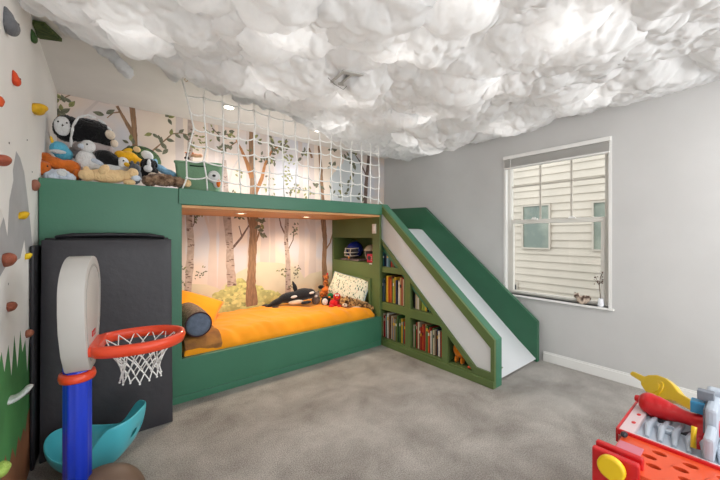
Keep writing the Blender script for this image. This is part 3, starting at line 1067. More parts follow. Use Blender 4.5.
# crumpled clear plastic bracket with thin wire poking out of the clouds
o = empty('ceiling_fixture', (1.24, 1.70, 2.335))
tag(o, 'small square grey fixture with a thin wire poking out of the clouds', 'ceiling fixture')
m_pl = mat('fixture_grey', (186, 184, 180), .5)
b = MB()
b.plate([(-.085, -.085), (.085, -.085), (.085, .085), (-.085, .085)], [[(-.06, -.05), (-.008, -.05), (-.008, .05), (-.06, .05)], [(.01, -.05), (.06, -.05), (.06, .05), (.01, .05)]],
        lambda u, v, t: (u, v, t + .15 * u - .1 * v), -.01, .0)
b.build('plate', m_pl, o, bevel=.003)
b = MB(); b.box(-.06, .06, -.05, .05, .012, .05); b.build('housing', mat('fixture_dark', (120, 118, 114), .6), o)
b = MB(); b.tube([(.05, .02, -.005), (.02, .06, -.05), (-.06, .05, -.04), (-.09, .0, -.07), (-.13, .02, -.03)], .0018, n=6); b.build('wire', mat('wire_grey', (110, 106, 100), .5), o)
# dark green leafy fabric strip at the ceiling edge of the climbing wall
b = MB()
pts = [U(31, 21, z=2.52), U(45, 24, z=2.52), U(62, 40, z=2.52), U(40, 37, z=2.52), U(33, 34, z=2.52)]
b.plate([(p.x, p.y) for p in pts], [], lambda u, v, t: (max(u, XL + .003), v, t), 2.508, 2.53)
tag(b.build('leaf_fabric', mat('leaf_fabric', (44, 66, 32), .8, rgb2=(88, 100, 50), vscale=30, stretch=(1, 4, 1))), 'dark green leafy strip showing between the climbing wall and cloud edge', 'fabric strip')
# ================================================================ black gym mat
def solid(name, shape, mats, parent, M=None, **k):
    b = MB(); shape(b)
    return b.build(name, mats, parent, M=M, **k)


m_vin = mat('black_vinyl', (44, 43, 48), .42, .08, 3, .25, 25)
m_vin2 = mat('charcoal_vinyl', (58, 57, 62), .4, .06, 3, .25, 22)
gm = empty('gym_mat', (.036, 2.655, 0))
tag(gm, 'folded black gym mat leaning upright against the green bunk bed front', 'gym mat')
tilt = .055
for k in range(4):
    b = MB()
    z1 = 1.27 + (.012 if k == 3 else 0)
    b.box(-.33, .33, -.02, .02, .002, z1)
    # soft puffed vinyl panel
    bmesh.ops.subdivide_edges(b.bm, edges=b.bm.edges[:], cuts=10, use_grid_fill=True)
    for v in b.bm.verts:
        n_ = noise.noise(Vector((v.co.x * 3, v.co.z * 3, k * 5.0)))
        v.co.y += .004 * n_ * (1 if v.co.y > 0 else 1)
        v.co.x += .004 * noise.noise(Vector((v.co.z * 4, k, 1)))
    M = Matrix.Translation((0, -.09 + k * .044, 0)) @ Matrix.Rotation(-tilt, 4, 'X')
    b.build('mat_panel', m_vin2 if k == 0 else m_vin, gm, M=M, smooth=True, bevel=.008)
b = MB(); b.tube([(-.27, -.008, 1.285), (-.2, .0, 1.30), (0, .01, 1.303), (.2, .0, 1.30), (.29, -.01, 1.283), (.3, .08, 1.28), (-.27, .08, 1.285)], .013, n=8, closed=True)
b.build('fold_seam', m_vin, gm, smooth=True, M=Matrix.Translation((0, .045, 0)))
b = MB()
b.box(-.009, .009, -.14, .14, 0, 1.24)
M = Matrix.Translation((0, 0, 0)) @ Matrix.Rotation(-.012, 4, 'Y')
o = b.build('foam_panel', m_vin, None, bevel=.008); o.location = (-.317, 2.635, .001)
tag(o, 'narrow black foam panel standing edge on between climbing wall and gym mat', 'foam panel')

# ================================================================ basketball hoop
hp = empty('basketball_hoop', (-.098, 1.90, 0), (0, 0, math.radians(-8)))
tag(hp, 'toy basketball hoop with orange rim, grey backboard and blue pole', 'basketball hoop')
m_blue = mat('toy_blue', (18, 58, 200), .3, spec=.5, coat=.3)
m_or2 = mat('toy_orange', (236, 74, 38), .32, spec=.5, coat=.3)
m_gry = mat('toy_grey', (196, 194, 190), .4, spec=.5)
m_tau = mat('toy_taupe', (104, 84, 70), .5)
b = MB()
prof = []
for k in range(9):
    a = 2 * PI * (k + .5) / 9
# fluted pole
n_ = 36
rings = []
for z in (.1, .5, .66, .69, .715):
    r0 = .047 if z < .7 else .04
    rings.append([b.bm.verts.new(((r0 + .0025 * math.cos(9 * a)) * math.cos(a) * 1.02, (r0 + .0025 * math.cos(9 * a)) * math.sin(a), z)) for a in [2 * PI * k / n_ for k in range(n_)]])
for A, B in zip(rings, rings[1:]):
    for k in range(n_):
        b.bm.faces.new((A[k], A[(k + 1) % n_], B[(k + 1) % n_], B[k]))
b.bm.faces.new(rings[-1]); b.bm.faces.new(rings[0][::-1])
b.build('pole', m_blue, hp, smooth=True)
solid('collar', lambda b: b.lathe([(.047, .655), (.062, .657), (.066, .672), (.062, .692), (.047, .694)]), m_or2, hp, smooth=True)
# backboard: arched moulded slab, faces +x
pts = []
for k in range(21):
    a = PI * k / 20
    pts.append((.17 * math.cos(a), 1.05 + .155 * math.sin(a)))
outl = [(.075, .72), (.125, .80), (.16, .90), (.17, .98)] + pts + [(-.17, .98), (-.16, .90), (-.125, .80), (-.075, .72), (-.05, .705), (.05, .705)]
b = MB(); b.plate(outl, [], lambda u, v, t: (t, u, v), -.03, .055)
bb = b.build('backboard', m_gry, hp, bevel=.014, smooth=True)
b = MB()
inn = [(y * .86, .955 + (z - .955) * .86) for y, z in outl]
b.plate(outl if False else inn, [[(y * .95, .955 + (z - .955) * .95) for y, z in inn]], lambda u, v, t: (t, u, v), .053, .057)
b.build('panel_groove', mat('groove_grey', (176, 174, 170), .5), bb)
for k in range(4):
    b = MB(); b.box(.054, .0585, -.03 + k * .016, -.019 + k * .016, .845, .87); b.box(.054, .0588, -.027 + k * .016, -.022 + k * .016, .852, .863, 1)
    b.build('board_mark', [mat('mark_red', (190, 40, 40), .5), m_gry], bb)
solid('board_mount', lambda b: b.box(-.045, -.028, -.035, .035, .70, .80), m_blue, hp, bevel=.01)
# rim
RC, RR = .235, .152
b = MB()
n_ = 64
sec = [(-.012, -.028), (.010, -.028), (.017, .0), (.012, .018), (-.006, .02), (-.014, .004)]
rings = []
for k in range(n_):
    a = 2 * PI * k / n_
    rr = []
    for s, z in sec:
        R = RR + s
        x, y = math.cos(a) * R * 1.12, math.sin(a) * R
        if math.cos(a) < 0: y = math.copysign(abs(math.sin(a)) ** .45, math.sin(a)) * R
        if math.cos(a) < -.55:      # flares into the bracket
            x = max(x, -.19)
        rr.append(b.bm.verts.new((RC + x, y, .80 + z)))
    rings.append(rr)
for k in range(n_):
    A, B = rings[k], rings[(k + 1) % n_]
    for i in range(6):
        b.bm.faces.new((A[i], A[(i + 1) % 6], B[(i + 1) % 6], B[i]))
b.build('rim', m_or2, hp, smooth=True, bevel=0)
b = MB()
b.plate([(-.105, .775), (.105, .775), (.115, .80), (.105, .82), (-.105, .82), (-.115, .80)], [], lambda u, v, t: (t, u, v), .05, .09)
b.build('rim_bracket', m_or2, hp, bevel=.006)
# net
b = MB()
NL = 14
lev = [(.80, .150), (.758, .115), (.718, .090), (.684, .075), (.650, .07), (.618, .078)]
def npnt(k, l):
    a = 2 * PI * (k + (.5 if l % 2 else 0)) / NL
    z, r = lev[l]
    return Vector((RC + math.cos(a) * r * 1.08, math.sin(a) * r, z + (.006 * math.sin(k * 2.3) if l > 2 else 0)))
for l in range(len(lev) - 1):
    for k in range(NL):
        for q in ((k, k) if False else ((k, l), (k, l))):
            pass
        if l % 2 == 0:
            b.tube([npnt(k, l), npnt(k, l + 1)], .0028, n=5); b.tube([npnt(k, l), npnt(k - 1, l + 1)], .0028, n=5)
        else:
            b.tube([npnt(k, l), npnt(k, l + 1)], .0028, n=5); b.tube([npnt(k, l), npnt(k + 1, l + 1)], .0028, n=5)
for k in range(NL):
    b.ell(npnt(k, 5) + Vector((0, 0, -.004)), .005, sub=1)
b.build('net', mat('hoop_net', (238, 238, 236), .8), hp, smooth=True)
b = MB()
b.ell((.09, .0, .04), (.17, .14, .185), sub=4)
for v in b.bm.verts:
    v.co.z = max(v.co.z, .001)
    if v.co.x > .12: v.co.z *= 1 + (v.co.x - .12) * .2
b.build('base', m_tau, hp, smooth=True)

# ================================================================ teal rocking shell
sh = empty('rocking_shell', (-.045, 2.33, 0), (0, 0, math.radians(-30)))
tag(sh, 'teal plastic rocking shell seat with two round holes, behind the hoop pole', 'rocking toy')
b = MB()
NA, NR = 72, 18
grid = []
for i in range(NR + 1):
    row = []
    for k in range(NA):
        a = 2 * PI * k / NA
        s = i / NR
        ca_ = math.cos(a); tt_ = min(1, max(0, (ca_ - .1) / .62)); rim = .15 + .14 * tt_ * tt_ * (3 - 2 * tt_) + .05 * max(0, -math.cos(a)) ** 2 - .02 * abs(math.sin(a)) ** 2
        rx_ = .235; ry_ = .155
        if math.cos(a) < 0: rx_ = .215
        f = math.sin(s * PI / 2) ** .8
        zz = rim * (1 - math.cos(s * PI / 2)) ** .9
        row.append(b.bm.verts.new((math.cos(a) * rx_ * f * (.94 if math.cos(a) > 0 else 1), (math.copysign(abs(math.sin(a)) ** (.5 if math.cos(a) > 0 else 1), math.sin(a))) * ry_ * f * (1 + .1 * s), .006 + zz)))
    grid.append(row)
hole = [(NR - 4, 3), (NR - 4, NA - 4)]
for i in range(NR):
    for k in range(NA):
        if i == 0 and False: continue
        # two eye holes in the tall end
        skip = False
        for hy in (-.042, .042):
            v = grid[i][k].co
            if v.x > 0 and (v.y - hy) ** 2 + ((v.z - .175) * .9) ** 2 < .021 ** 2: skip = True
        if not skip:
            b.bm.faces.new((grid[i][k], grid[i][(k + 1) % NA], grid[i + 1][(k + 1) % NA], grid[i + 1][k]))
bmesh.ops.remove_doubles(b.bm, verts=b.bm.verts, dist=.0005)
o = b.build('shell', mat('toy_teal', (84, 196, 212), .35, spec=.5, coat=.2), sh, smooth=True)
md = o.modifiers.new('t', 'SOLIDIFY'); md.thickness = .008; md.offset = 1
md = o.modifiers.new('s', 'SUBSURF'); md.levels = 1; md.render_levels = 1
o.location = (0, 0, .002)

# ================================================================ toy workbench
m_red = mat('toy_red', (204, 24, 30), .3, coat=.3)
m_yel = mat('toy_yellow', (236, 196, 24), .32, coat=.3)
m_org = mat('toy_bench_orange', (226, 84, 44), .35, coat=.3)
m_tray = mat('toy_tray_grey', (176, 186, 198), .4)
m_gr2 = mat('toy_steel', (120, 126, 136), .4)
m_dk = mat('toy_dark', (44, 44, 50), .45)
m_pk = mat('toy_pale', (216, 196, 198), .4)
WB = empty('toy_workbench', (1.8, .12, 0))
tag(WB, 'red and orange toy workbench with grey tool tray and yellow vise knob', 'toy workbench')
WM = Matrix.Translation((-1.8, -.12, 0))
ZB = .45
# measured: left end x 1.46, far right end 2.14, front lip y .39
x0, x1, y0, y1 = 1.46, 2.16, -.30, .385
b = MB()
holes = []
for i in range(3):
    for j in range(5):
        cx, cy = 1.575 + i * .055, .245 - j * .085 + (i % 2) * .02
        holes.append([(cx + .014 * math.cos(2 * PI * k / 10), cy + .022 * math.sin(2 * PI * k / 10)) for k in range(10)][::-1])
b.plate([(x0 + .02, y0), (1.74, y0), (1.74, y1 - .02), (x0 + .02, y1 - .02)], holes, lambda u, v, t: (u, v, t), ZB - .02, ZB)
b.build('worktop', m_org, WB, M=WM, bevel=.002)
b = MB(); b.box(x0 + .02, 1.74, y0, y1 - .02, ZB - .07, ZB - .06); b.build('hole_backing', m_dk, WB, M=WM)
# raised pale frame and ribbed tray
b = MB()
b.plate([(1.74, y0), (x1, y0), (x1, y1), (1.74, y1)], [[(1.765, y0 + .03), (x1 - .09, y0 + .03), (x1 - .09, y1 - .05), (1.765, y1 - .05)]], lambda u, v, t: (u, v, t), ZB - .02, ZB + .006)
b.build('tray_frame', m_pk, WB, M=WM, bevel=.004)
b = MB()
b.box(1.74, x1, y1, y1 + .008, ZB - .05, ZB + .01); b.box(1.73, 1.742, y0, y1, ZB - .01, ZB + .012)
b.build('red_trim', m_red, WB, M=WM, bevel=.002)
b = MB()
b.box(1.765, x1 - .09, y0 + .03, y1 - .05, ZB - .03, ZB - .012)
for k in range(9):
    yy = .30 - k * .042
    b.tube([(1.80, yy, ZB - .008), (1.90, yy + .01, ZB + .001), (2.04, yy, ZB - .008)], [.008, .013, .008], n=8)
b.lathe([(.035, -.012), (.034, .004), (.024, .006), (.022, -.004)], (1.93, .255, ZB), n=20)
b.build('tool_tray', m_tray, WB, M=WM, smooth=False, bevel=.002)
for k in range(3):
    b = MB(); b.ell((1.86 + .1 * k, .355, ZB + .004), (.016, .009, .004)); b.build('slot', m_red, WB, M=WM, smooth=True)
# legs and side panels
for (xa, ya) in ((x0 + .06, y1 - .09), (x1 - .07, y1 - .09), (x0 + .06, y0 + .03), (x1 - .07, y0 + .03)):
    b = MB(); b.box(xa - .03, xa + .03, ya - .03, ya + .03, 0, ZB - .07); b.build('leg', m_gr2, WB, M=WM, bevel=.008)
b = MB(); b.box(x0 + .04, x1 - .02, y0 + .01, y1 - .03, ZB - .12, ZB - .071); b.build('apron', m_org, WB, M=WM, bevel=.006)
# vise at the left end: two jaws, screw and knob
b = MB(); b.box(x0 - .012, x0 + .014, .262, .40, ZB - .10, ZB + .045); b.build('vise_jaw', m_red, WB, M=WM, bevel=.006)
b = MB(); b.box(x0 + .05, x0 + .076, .262, .405, ZB - .03, ZB + .04); b.build('vise_jaw', m_red, WB, M=WM, bevel=.006)
b = MB(); b.cyl((x0 - .03, .335, ZB + .008), (x0 + .06, .335, ZB + .008), .016, n=12); b.build('vise_screw', m_gr2, WB, M=WM)
b = MB(); b.tube([(x0 - .045, .335, ZB + .008), (x0 - .04, .335, ZB + .008), (x0 - .022, .335, ZB + .008), (x0 - .018, .335, ZB + .008)], [.036, .042, .042, .036], n=24)
b.tube([(x0 - .035, .31, ZB - .025), (x0 - .035, .295, ZB - .07), (x0 - .035, .29, ZB - .10)], [.016, .014, .013], n=10)
b.build('vise_knob', m_yel, WB, M=WM, smooth=False, bevel=.003)
b = MB(); b.ell((1.70, .355, ZB + .014), (.02, .012, .01)); b.build('clip', m_dk, WB, M=WM, smooth=True)
b = MB(); b.box(1.545, 1.66, .285, .36, ZB, ZB + .006); b.build('pink_inset', mat('toy_pink', (206, 120, 136), .4), WB, M=WM, bevel=.002)
# grey upright back frame on the right with yellow swing arm
p0 = U(703, 470, z=.5)
b = MB()
b.box(1.90, 2.08, .105, .14, ZB, .60); b.box(1.76, 1.90, .105, .135, ZB, .54)
b.box(2.08, 2.14, .09, .15, ZB, .62)
b.build('back_frame', m_tray, WB, M=WM, bevel=.012)
b = MB(); b.box(1.93, 2.06, .139, .147, .48, .58); b.build('frame_inset', m_gr2, WB, M=WM, bevel=.003)
b = MB(); b.tube([(1.82, .165, ZB + .006), (1.84, .166, .50), (1.85, .165, .53)], [.009, .008, .009], n=10); b.build('yellow_lever', m_yel, WB, M=WM, smooth=True)
b = MB(); b.box(1.99, 2.04, .146, .19, .53, .58); b.build('blue_block', mat('toy_sky', (64, 150, 196), .35), WB, M=WM, bevel=.004)
b = MB(); b.box(2.0, 2.04, .12, .17, .59, .63); b.build('clamp', m_gr2, WB, M=WM, bevel=.003)
b = MB(); b.ell((2.0, .12, .58), (.015, .015, .015)); b.build('magenta_knob', mat('toy_magenta', (190, 50, 120), .4), WB, M=WM, smooth=True)
# swing arm reaching over the back
a0 = Vector((2.10, .15, .50)); a1 = Vector((2.62, .50, .415))
b = MB()
d = (a1 - a0)
side = d.cross(Vector((0, 0, 1))).normalized()
prof = [(0, .016), (.06, .02), (.3, .026), (.42, .048), (.52, .058), (.64, .055), (.74, .036), (.78, .018), (.97, .015), (1.0, .011)]
L = [(a0 + d * t, w) for t, w in prof]
vs0 = [b.bm.verts.new(p + side * w * .55 + Vector((0, 0, w))) for p, w in L]
vs1 = [b.bm.verts.new(p - side * w * .55 - Vector((0, 0, w * .8))) for p, w in L]
nn = side.cross(d.normalized())
th = Vector((0, 0, 0))
for f0, f1 in ((0, 1),):
    for i in range(len(L) - 1):
        b.bm.faces.new((vs0[i], vs0[i + 1], vs1[i + 1], vs1[i]))
o = b.build('swing_arm', m_yel, WB, M=WM)
md = o.modifiers.new('t', 'SOLIDIFY'); md.thickness = .038; md.offset = 0
md = o.modifiers.new('b', 'BEVEL'); md.width = .007; md.segments = 2
pc = a0 + d * .52 - Vector((0, 0, .012))
axis = (vs := None) or (Vector((-1, -.6, .9)).normalized())
nrm = d.normalized().cross((side * 1.1 + Vector((0, 0, 1.8))).normalized())
if nrm.x > 0: nrm = -nrm
b = MB(); b.cyl(pc + nrm * .012, pc + nrm * .034, .052, n=28, r1=.048); b.cyl(pc + nrm * .034, pc + nrm * .038, .030, n=24); b.build('swing_disc', m_yel, o, M=WM, bevel=.003)
b = MB(); b.tube([pc + Vector((-.01, .02, -.04)), pc + Vector((.02, .05, -.05)), pc + Vector((.05, .07, -.03))], .011, n=8); b.build('dark_grip', m_dk, o, M=WM, smooth=True)

# red toy drill lying on the tray
dr = empty('toy_drill', (2.0, .26, ZB + .005))
tag(dr, 'red toy power drill lying on the grey tray of the workbench', 'toy drill')
DM = Matrix.Translation((-1.985, -.275, -ZB - .045))
b = MB()
D0 = Vector((2.02, .335, .53)); D1 = Vector((1.985, .14, .53))
for k in range(9):
    t = k / 8
    b.ell(D0.lerp(D1, t), (.038 + .012 * math.cos(t * 5), .035, .044 + .012 * math.cos(t * 5)), sub=2)
b.ell(D0 + Vector((.0, .01, .004)), (.048, .042, .05))
b.ell((1.955, .165, .495), (.03, .032, .035)); b.ell((1.915, .17, .475), (.03, .028, .03)); b.ell((1.87, .18, .468), (.03, .03, .022))
b.build('body', m_red, dr, M=DM, smooth=True, remesh=.007)
b = MB(); b.tube([(1.99, .31, .485), (1.955, .27, .467), (1.94, .22, .475), (1.95, .18, .50)], .010, n=8); b.build('trigger_guard', m_dk, dr, M=DM, smooth=True)
b = MB(); b.ell((2.01, .17, .572), (.018, .035, .008)); b.build('top_vent', m_dk, dr, M=DM, smooth=True)
b = MB(); b.cyl((2.03, .36, .535), (2.035, .40, .535), .024, n=16, r1=.014); b.build('chuck', m_red, dr, M=DM, bevel=.002)
b = MB(); b.cyl((1.93, .29, .455), (1.935, .26, .462), .009, n=8); b.build('bit', m_gr2, dr, M=DM)

# ================================================================ window sill
o = empty('cat_figurine', (XR + .012, 1.06, WZ0), (0, 0, 0), 1.3)
tag(o, 'small patchy calico cat figurine on the window sill', 'figurine')
b = MB()
b.ell((0, 0, .028), (.024, .036, .03)); b.ell((-.002, .034, .056), (.018, .02, .019)); b.ell((0, -.02, .04), (.02, .026, .03)); b.ell((0, .045, .076), (.005, .005, .010)); b.ell((0, .024, .076), (.005, .005, .010))
b.tube([(0, -.035, .02), (0, -.052, .045), (0, -.042, .07)], .006)
b.build('body', mat('calico', (216, 196, 178), .6, rgb2=(80, 60, 48), vscale=34, detail=1), o, smooth=True, remesh=.004)
o = empty('bud_vase', (XR + .022, .915, WZ0))
tag(o, 'white vase with a bare budding twig at the window sill corner', 'vase')
solid('vase', lambda b: b.lathe([(.024, 0), (.026, .01), (.022, .05), (.018, .075), (.014, .075), (.012, .02)]), mat('vase_white', (240, 242, 248), .3), o, smooth=True)
b = MB()
b.tube([(0, 0, .02), (-.004, .005, .12), (0, .012, .19), (0, .004, .27), (0, -.012, .31)], .003, n=6)
b.tube([(0, .012, .19), (0, .035, .23), (0, .055, .245)], .002, n=5); b.tube([(0, .01, .21), (0, -.02, .25)], .002, n=5); b.tube([(0, .02, .2), (0, .04, .27)], .002, n=5)
tw = b.build('twig', mat('twig_brown', (84, 66, 54), .8), o)
rr_ = random.Random(4)
b = MB()
for k in range(16):
    b.ell((rr_.uniform(-.01, .01), rr_.uniform(-.02, .065), rr_.uniform(.20, .28)), (.006, .007, .005), sub=1)
b.ell((0, -.012, .315), .007, sub=1)
b.build('buds', mat('bud', (96, 70, 62), .8), tw)
# ================================================================ plush toys and bedding
CAMYAW = -YAW
m_eye = mat('bead_eye', (20, 18, 18), .2, coat=.5)


def pl(name, label, at, parts, group, floor=None, yaw=0, cat='plush toy', rem=None):
    """at = (px, py, Y): where the toy sits, measured off the photograph; parts in photo pixels: x right, y away, z up"""
    c = U(at[0], at[1], Y=at[2])
    m = (c.x * .6235 + c.y * .7818) / 319
    phi = math.atan((360 - at[0]) / 319)
    mc = m * math.cos(phi)
    zb = floor if floor is not None else c.z
    o = empty(name, (c.x, c.y, zb), (0, 0, CAMYAW + yaw + phi))
    tag(o, label, cat, group)
    dz = (c.z - zb)
    body = None
    for pn, mt, shapes, fz in parts:
        b = MB()
        for s in shapes:
            x, y, z, rx, ry, rz = s[:6]
            rot = (0, s[6] if len(s) > 6 else 0, s[7] if len(s) > 7 else 0)
            b.ell((x * mc, y * mc, z * m + dz), (rx * mc, ry * mc, rz * m), rot, sub=3)
        sz = max(max(q[3:6]) for q in shapes) * m
        if floor is not None:
            for v in b.bm.verts:
                v.co.z = max(v.co.z, .001)
        small = sz < .022
        q = b.build(pn, mt, o, smooth=True, remesh=0 if (small and len(shapes) == 1) else max(.0035, min(.008, sz / 9)), fuzz=fz, fscale=60)
    return o


black = plush('plush_black', (24, 24, 26)); white = plush('plush_white', (226, 226, 226), .06)
cream = plush('plush_cream', (226, 210, 190), .08); orange = plush('plush_orange', (206, 108, 40)); tan = plush('plush_tan', (240, 206, 156), .06)
grey = plush('plush_grey', (92, 96, 102)); pinkgrey = plush('plush_pinkgrey', (180, 166, 164), .08); sky = plush('plush_sky', (96, 182, 212), .08)
yellow = plush('plush_yellow', (238, 178, 34), .08); icy = plush('plush_icy', (206, 216, 230), .08); red = plush('plush_red', (206, 30, 38), .12)
brown = plush('plush_brown', (172, 142, 116), rgb2=(96, 70, 52), vscale=24); tropic = mat('plush_tropic', (26, 42, 36), .9, rgb2=(84, 112, 66), vscale=30, detail=1)
paleblue = plush('plush_paleblue', (128, 172, 202), .1); leop = plush('plush_spotted', (206, 160, 100), rgb2=(70, 44, 28), vscale=40); dgreen = plush('plush_green', (30, 110, 66))
beak = mat('felt_orange', (236, 120, 30), .8); beaky = mat('felt_yellow', (242, 190, 50), .8)
G1 = 'plush toys piled on the upper bunk'
TZ = ZT
pl('plush_lamb', 'big black plush lying on its side with round white face, topmost of the pile', (88, 132, 3.20),
   [('body', black, [(2, 0, 0, 25, 15, 13), (-20, 0, 0, 14, 12, 13), (15, 0, -2, 13, 12, 12)], .006),
    ('face', white, [(-24, -9.5, 0, 8.5, 4, 9.5)], .001), ('muzzle_stitch', m_eye, [(-24, -13.6, 0, 2.6, .5, .5), (-24, -13.6, 0, .5, .5, 2.6)], 0),
    ('eye', m_eye, [(-28, -12.8, 3, .9, .8, .9)], 0), ('eye', m_eye, [(-20, -12.9, 3, .9, .8, .9)], 0),
    ('foot', cream, [(22, -9, -1, 6, 5, 5, -.5)], .001), ('foot', cream, [(27, -8, -9, 4.5, 4.5, 4)], .001),
    ('ear', white, [(-16, -14, -14, 1.8, 1.2, 7), (-15, -15, -4, 1.8, 1.2, 7, .1), (-12, -15, 5, 1.8, 1.2, 7, .4), (-5, -13, 12, 1.8, 1.2, 6, 1.0), (4, -10, 14, 5, 1.2, 1.8, .2), (14, -8, 11, 6, 1.2, 1.6, .5), (22, -8, 5, 5, 1.2, 1.5, .9)], .001)], G1)
pl('plush_elephant', 'soft grey-pink plush lying under the big black plush', (93, 149, 3.20), [('body', pinkgrey, [(0, 0, -2, 22, 16, 9), (14, -4, -4, 10, 10, 9), (-14, 4, -4, 10, 10, 8)], .003), ('trunk', pinkgrey, [(17, -12, -6, 4, 4, 8)], .001)], G1)
pl('plush_unicorn', 'sky blue plush with a yellow horn at the left end of the pile', (60, 148, 3.12), [('body', sky, [(-1, 0, -1, 10, 9, 7.5), (4, 0, -6, 10, 8, 7)], .002), ('horn', beaky, [(-8, -3, 6, 1.8, 1.8, 4.5, -.2)], 0), ('mane', white, [(-2, -8, -5, 9, 4, 2.2)], .002)], G1)
pl('plush_fox', 'large bright orange plush fox sprawled at the left end of the pile', (60, 164, 2.99),
   [('body', orange, [(-4, 0, 0, 14, 9, 6, .25), (10, 0, -2, 12, 8, 7.5, .2), (17, -2, -8, 5, 5, 7), (-14, 0, 5, 7, 6, 5)], .003), ('head', orange, [(-16, -7, -6, 8, 7, 6.5), (-20, -8, -9, 5, 6, 6)], .002),
    ('leg', orange, [(17, -9, -9, 4, 5, 4.5)], .002), ('ear', orange, [(-19, -7, 0, 2, 2, 3)], 0), ('eye', m_eye, [(-12, -13.4, -5, .9, .9, .9)], 0)], G1, yaw=0)
pl('plush_lamb', 'fluffy pale blue-white plush curled at the platform edge below the orange fox', (60, 174, 2.92),
   [('body', icy, [(0, 0, -1, 13, 8, 6), (-8, -1, -3, 8, 7, 5), (9, -1, -3, 8, 7, 5)], .006), ('head', white, [(2, -6, 1, 6, 4, 4)], .003)], G1, floor=TZ + .002)
pl('plush_seal', 'white plush with a round head sitting between orange fox and black penguin', (87, 158, 3.04),
   [('body', white, [(-1, 0, -3, 11, 9, 11), (6, -2, -8, 11, 8, 6)], .003), ('head', white, [(1, -4, 11, 8, 7, 6.5)], .002), ('muzzle', icy, [(-6, -8, 10, 3.5, 3, 2.5)], .001),
    ('eye', m_eye, [(0, -10.6, 12, 1, .8, 1)], 0), ('flipper', icy, [(10, -6, -4, 8, 4, 3, .4)], .001)], G1)
pl('plush_penguin', 'black plush penguin with white face and yellow beak in the middle of the pile', (109, 158, 3.04),
   [('body', black, [(-2, 0, 0, 13, 9, 7, .35), (6, -2, -4, 9, 8, 6, .2)], .004), ('head', white, [(14, -5, -4, 6.5, 6, 6)], .002), ('beak', beaky, [(18, -10, -6, 3.5, 3, 2.2, .5)], 0), ('eye', m_eye, [(14.5, -10.8, -2.5, .9, .8, .9)], 0),
    ('belly', white, [(4, -3, -12, 12, 7, 6)], .002)], G1)
pl('plush_bear', 'cream tan plush bear lying face down along the platform edge', (107, 175, 2.93),
   [('body', tan, [(0, 0, -1, 21, 9, 7), (14, 0, 1, 9, 7, 6)], .002), ('head', tan, [(-19, -2, -2, 9, 7, 6)], .001), ('leg', tan, [(27, -4, 4, 6, 5.5, 5.5), (20, -2, 1, 8, 5, 5)], .001),
    ('leg', tan, [(23, -5, -6, 7, 5, 3.5)], .001), ('arm', tan, [(-3, -7, 4, 5, 4, 6, .5)], .001), ('ear', tan, [(-20, -2, 4, 3, 2, 2.5)], 0)], G1, floor=TZ + .002)
pl('plush_banana', 'yellow crescent shaped plush next to the penguin', (129, 157, 3.06), [('body', yellow, [(-8, 0, 1, 7, 5, 4.5, .1), (1, 0, 0, 9, 6, 5.5, .3), (10, 0, -4, 8, 5, 4, .5)], .001)], G1)
pl('plush_ball', 'round dark cushion with green and gold leaf pattern at the right of the pile', (140, 160, 3.26),
   [('body', tropic, [(0, 0, -1, 22, 14, 15)], .002), ('patch', white, [(7, -12, 3, 7, 3, 5, .6)], .001), ('patch', beaky, [(-12, -10, 5, 4, 2.4, 5, .9)], .001), ('patch', tan, [(-3, -12, 8, 4, 2, 3, .5)], .001), ('patch', paleblue, [(15, -8, -2, 3, 3, 4)], .001)], G1, cat='cushion')
pl('plush_wolf', 'dark grey plush wolf sitting on the platform edge beside the tan bear', (134, 174, 2.95),
   [('body', grey, [(0, 0, -2, 8, 8, 8.5), (-4, -2, -5, 7, 6, 5)], .003), ('head', grey, [(1, -4, 5, 6, 5.5, 5)], .002), ('muzzle', icy, [(2, -9, -5, 5, 3, 3)], .001), ('ear', grey, [(-2, -4, 10, 1.8, 1.5, 2.5)], 0), ('ear', grey, [(4, -4, 10, 1.8, 1.5, 2.5)], 0)], G1, floor=TZ + .002)
pl('plush_dog', 'black and white plush dog behind the shaggy brown plush', (149, 169, 3.04),
   [('body', black, [(0, 0, -4, 10, 8, 9)], .003), ('head', black, [(0, -4, 4, 7, 6, 6)], .002), ('blaze', white, [(0, -9.5, 4, 2.2, 1.8, 5)], .001), ('muzzle', white, [(-1, -9, -1, 4.5, 3.5, 3.5)], .001), ('chest', cream, [(4, -8, -9, 6, 4, 5)], .002),
    ('ear', black, [(-6.5, -4, 5, 2, 2, 4, .3)], 0), ('ear', black, [(6.5, -4, 5, 2, 2, 4, -.3)], 0)], G1)
pl('plush_hedgehog', 'shaggy brown plush lying on the platform edge, rightmost of the pile', (164, 180, 2.94),
   [('body', brown, [(-2, 0, 0, 17, 8, 6), (14, 0, -1, 9, 7, 5), (-14, 0, -2, 8, 7, 5)], .012), ('head', tan, [(24, -3, -2, 4.5, 4, 4)], .002)], G1, floor=TZ + .002)
pl('plush_whale', 'pale blue plush poking out behind the shaggy brown plush', (164, 171, 3.05), [('body', paleblue, [(-3, 0, 2, 8, 5, 3.5, .5), (5, 0, -2, 9, 6, 4, .3)], .001), ('tail', paleblue, [(-11, 0, 8, 4, 2, 2.5, .7)], .001)], G1)
# unseen toys that carry the upper ones
for (px, py, Y, r, mt_, lab) in ((70, 172, 3.2, 16, grey, 'grey plush buried under the pile behind the orange fox'), (112, 172, 3.22, 18, cream, 'cream plush buried at the back of the pile')):
    pl('plush_bear', lab, (px, py, Y), [('body', mt_, [(0, 0, 0, r, r * .8, 11)], .002), ('head', mt_, [(r * .8, 0, 2, 8, 7, 7)], .002)], G1, floor=TZ + .002)

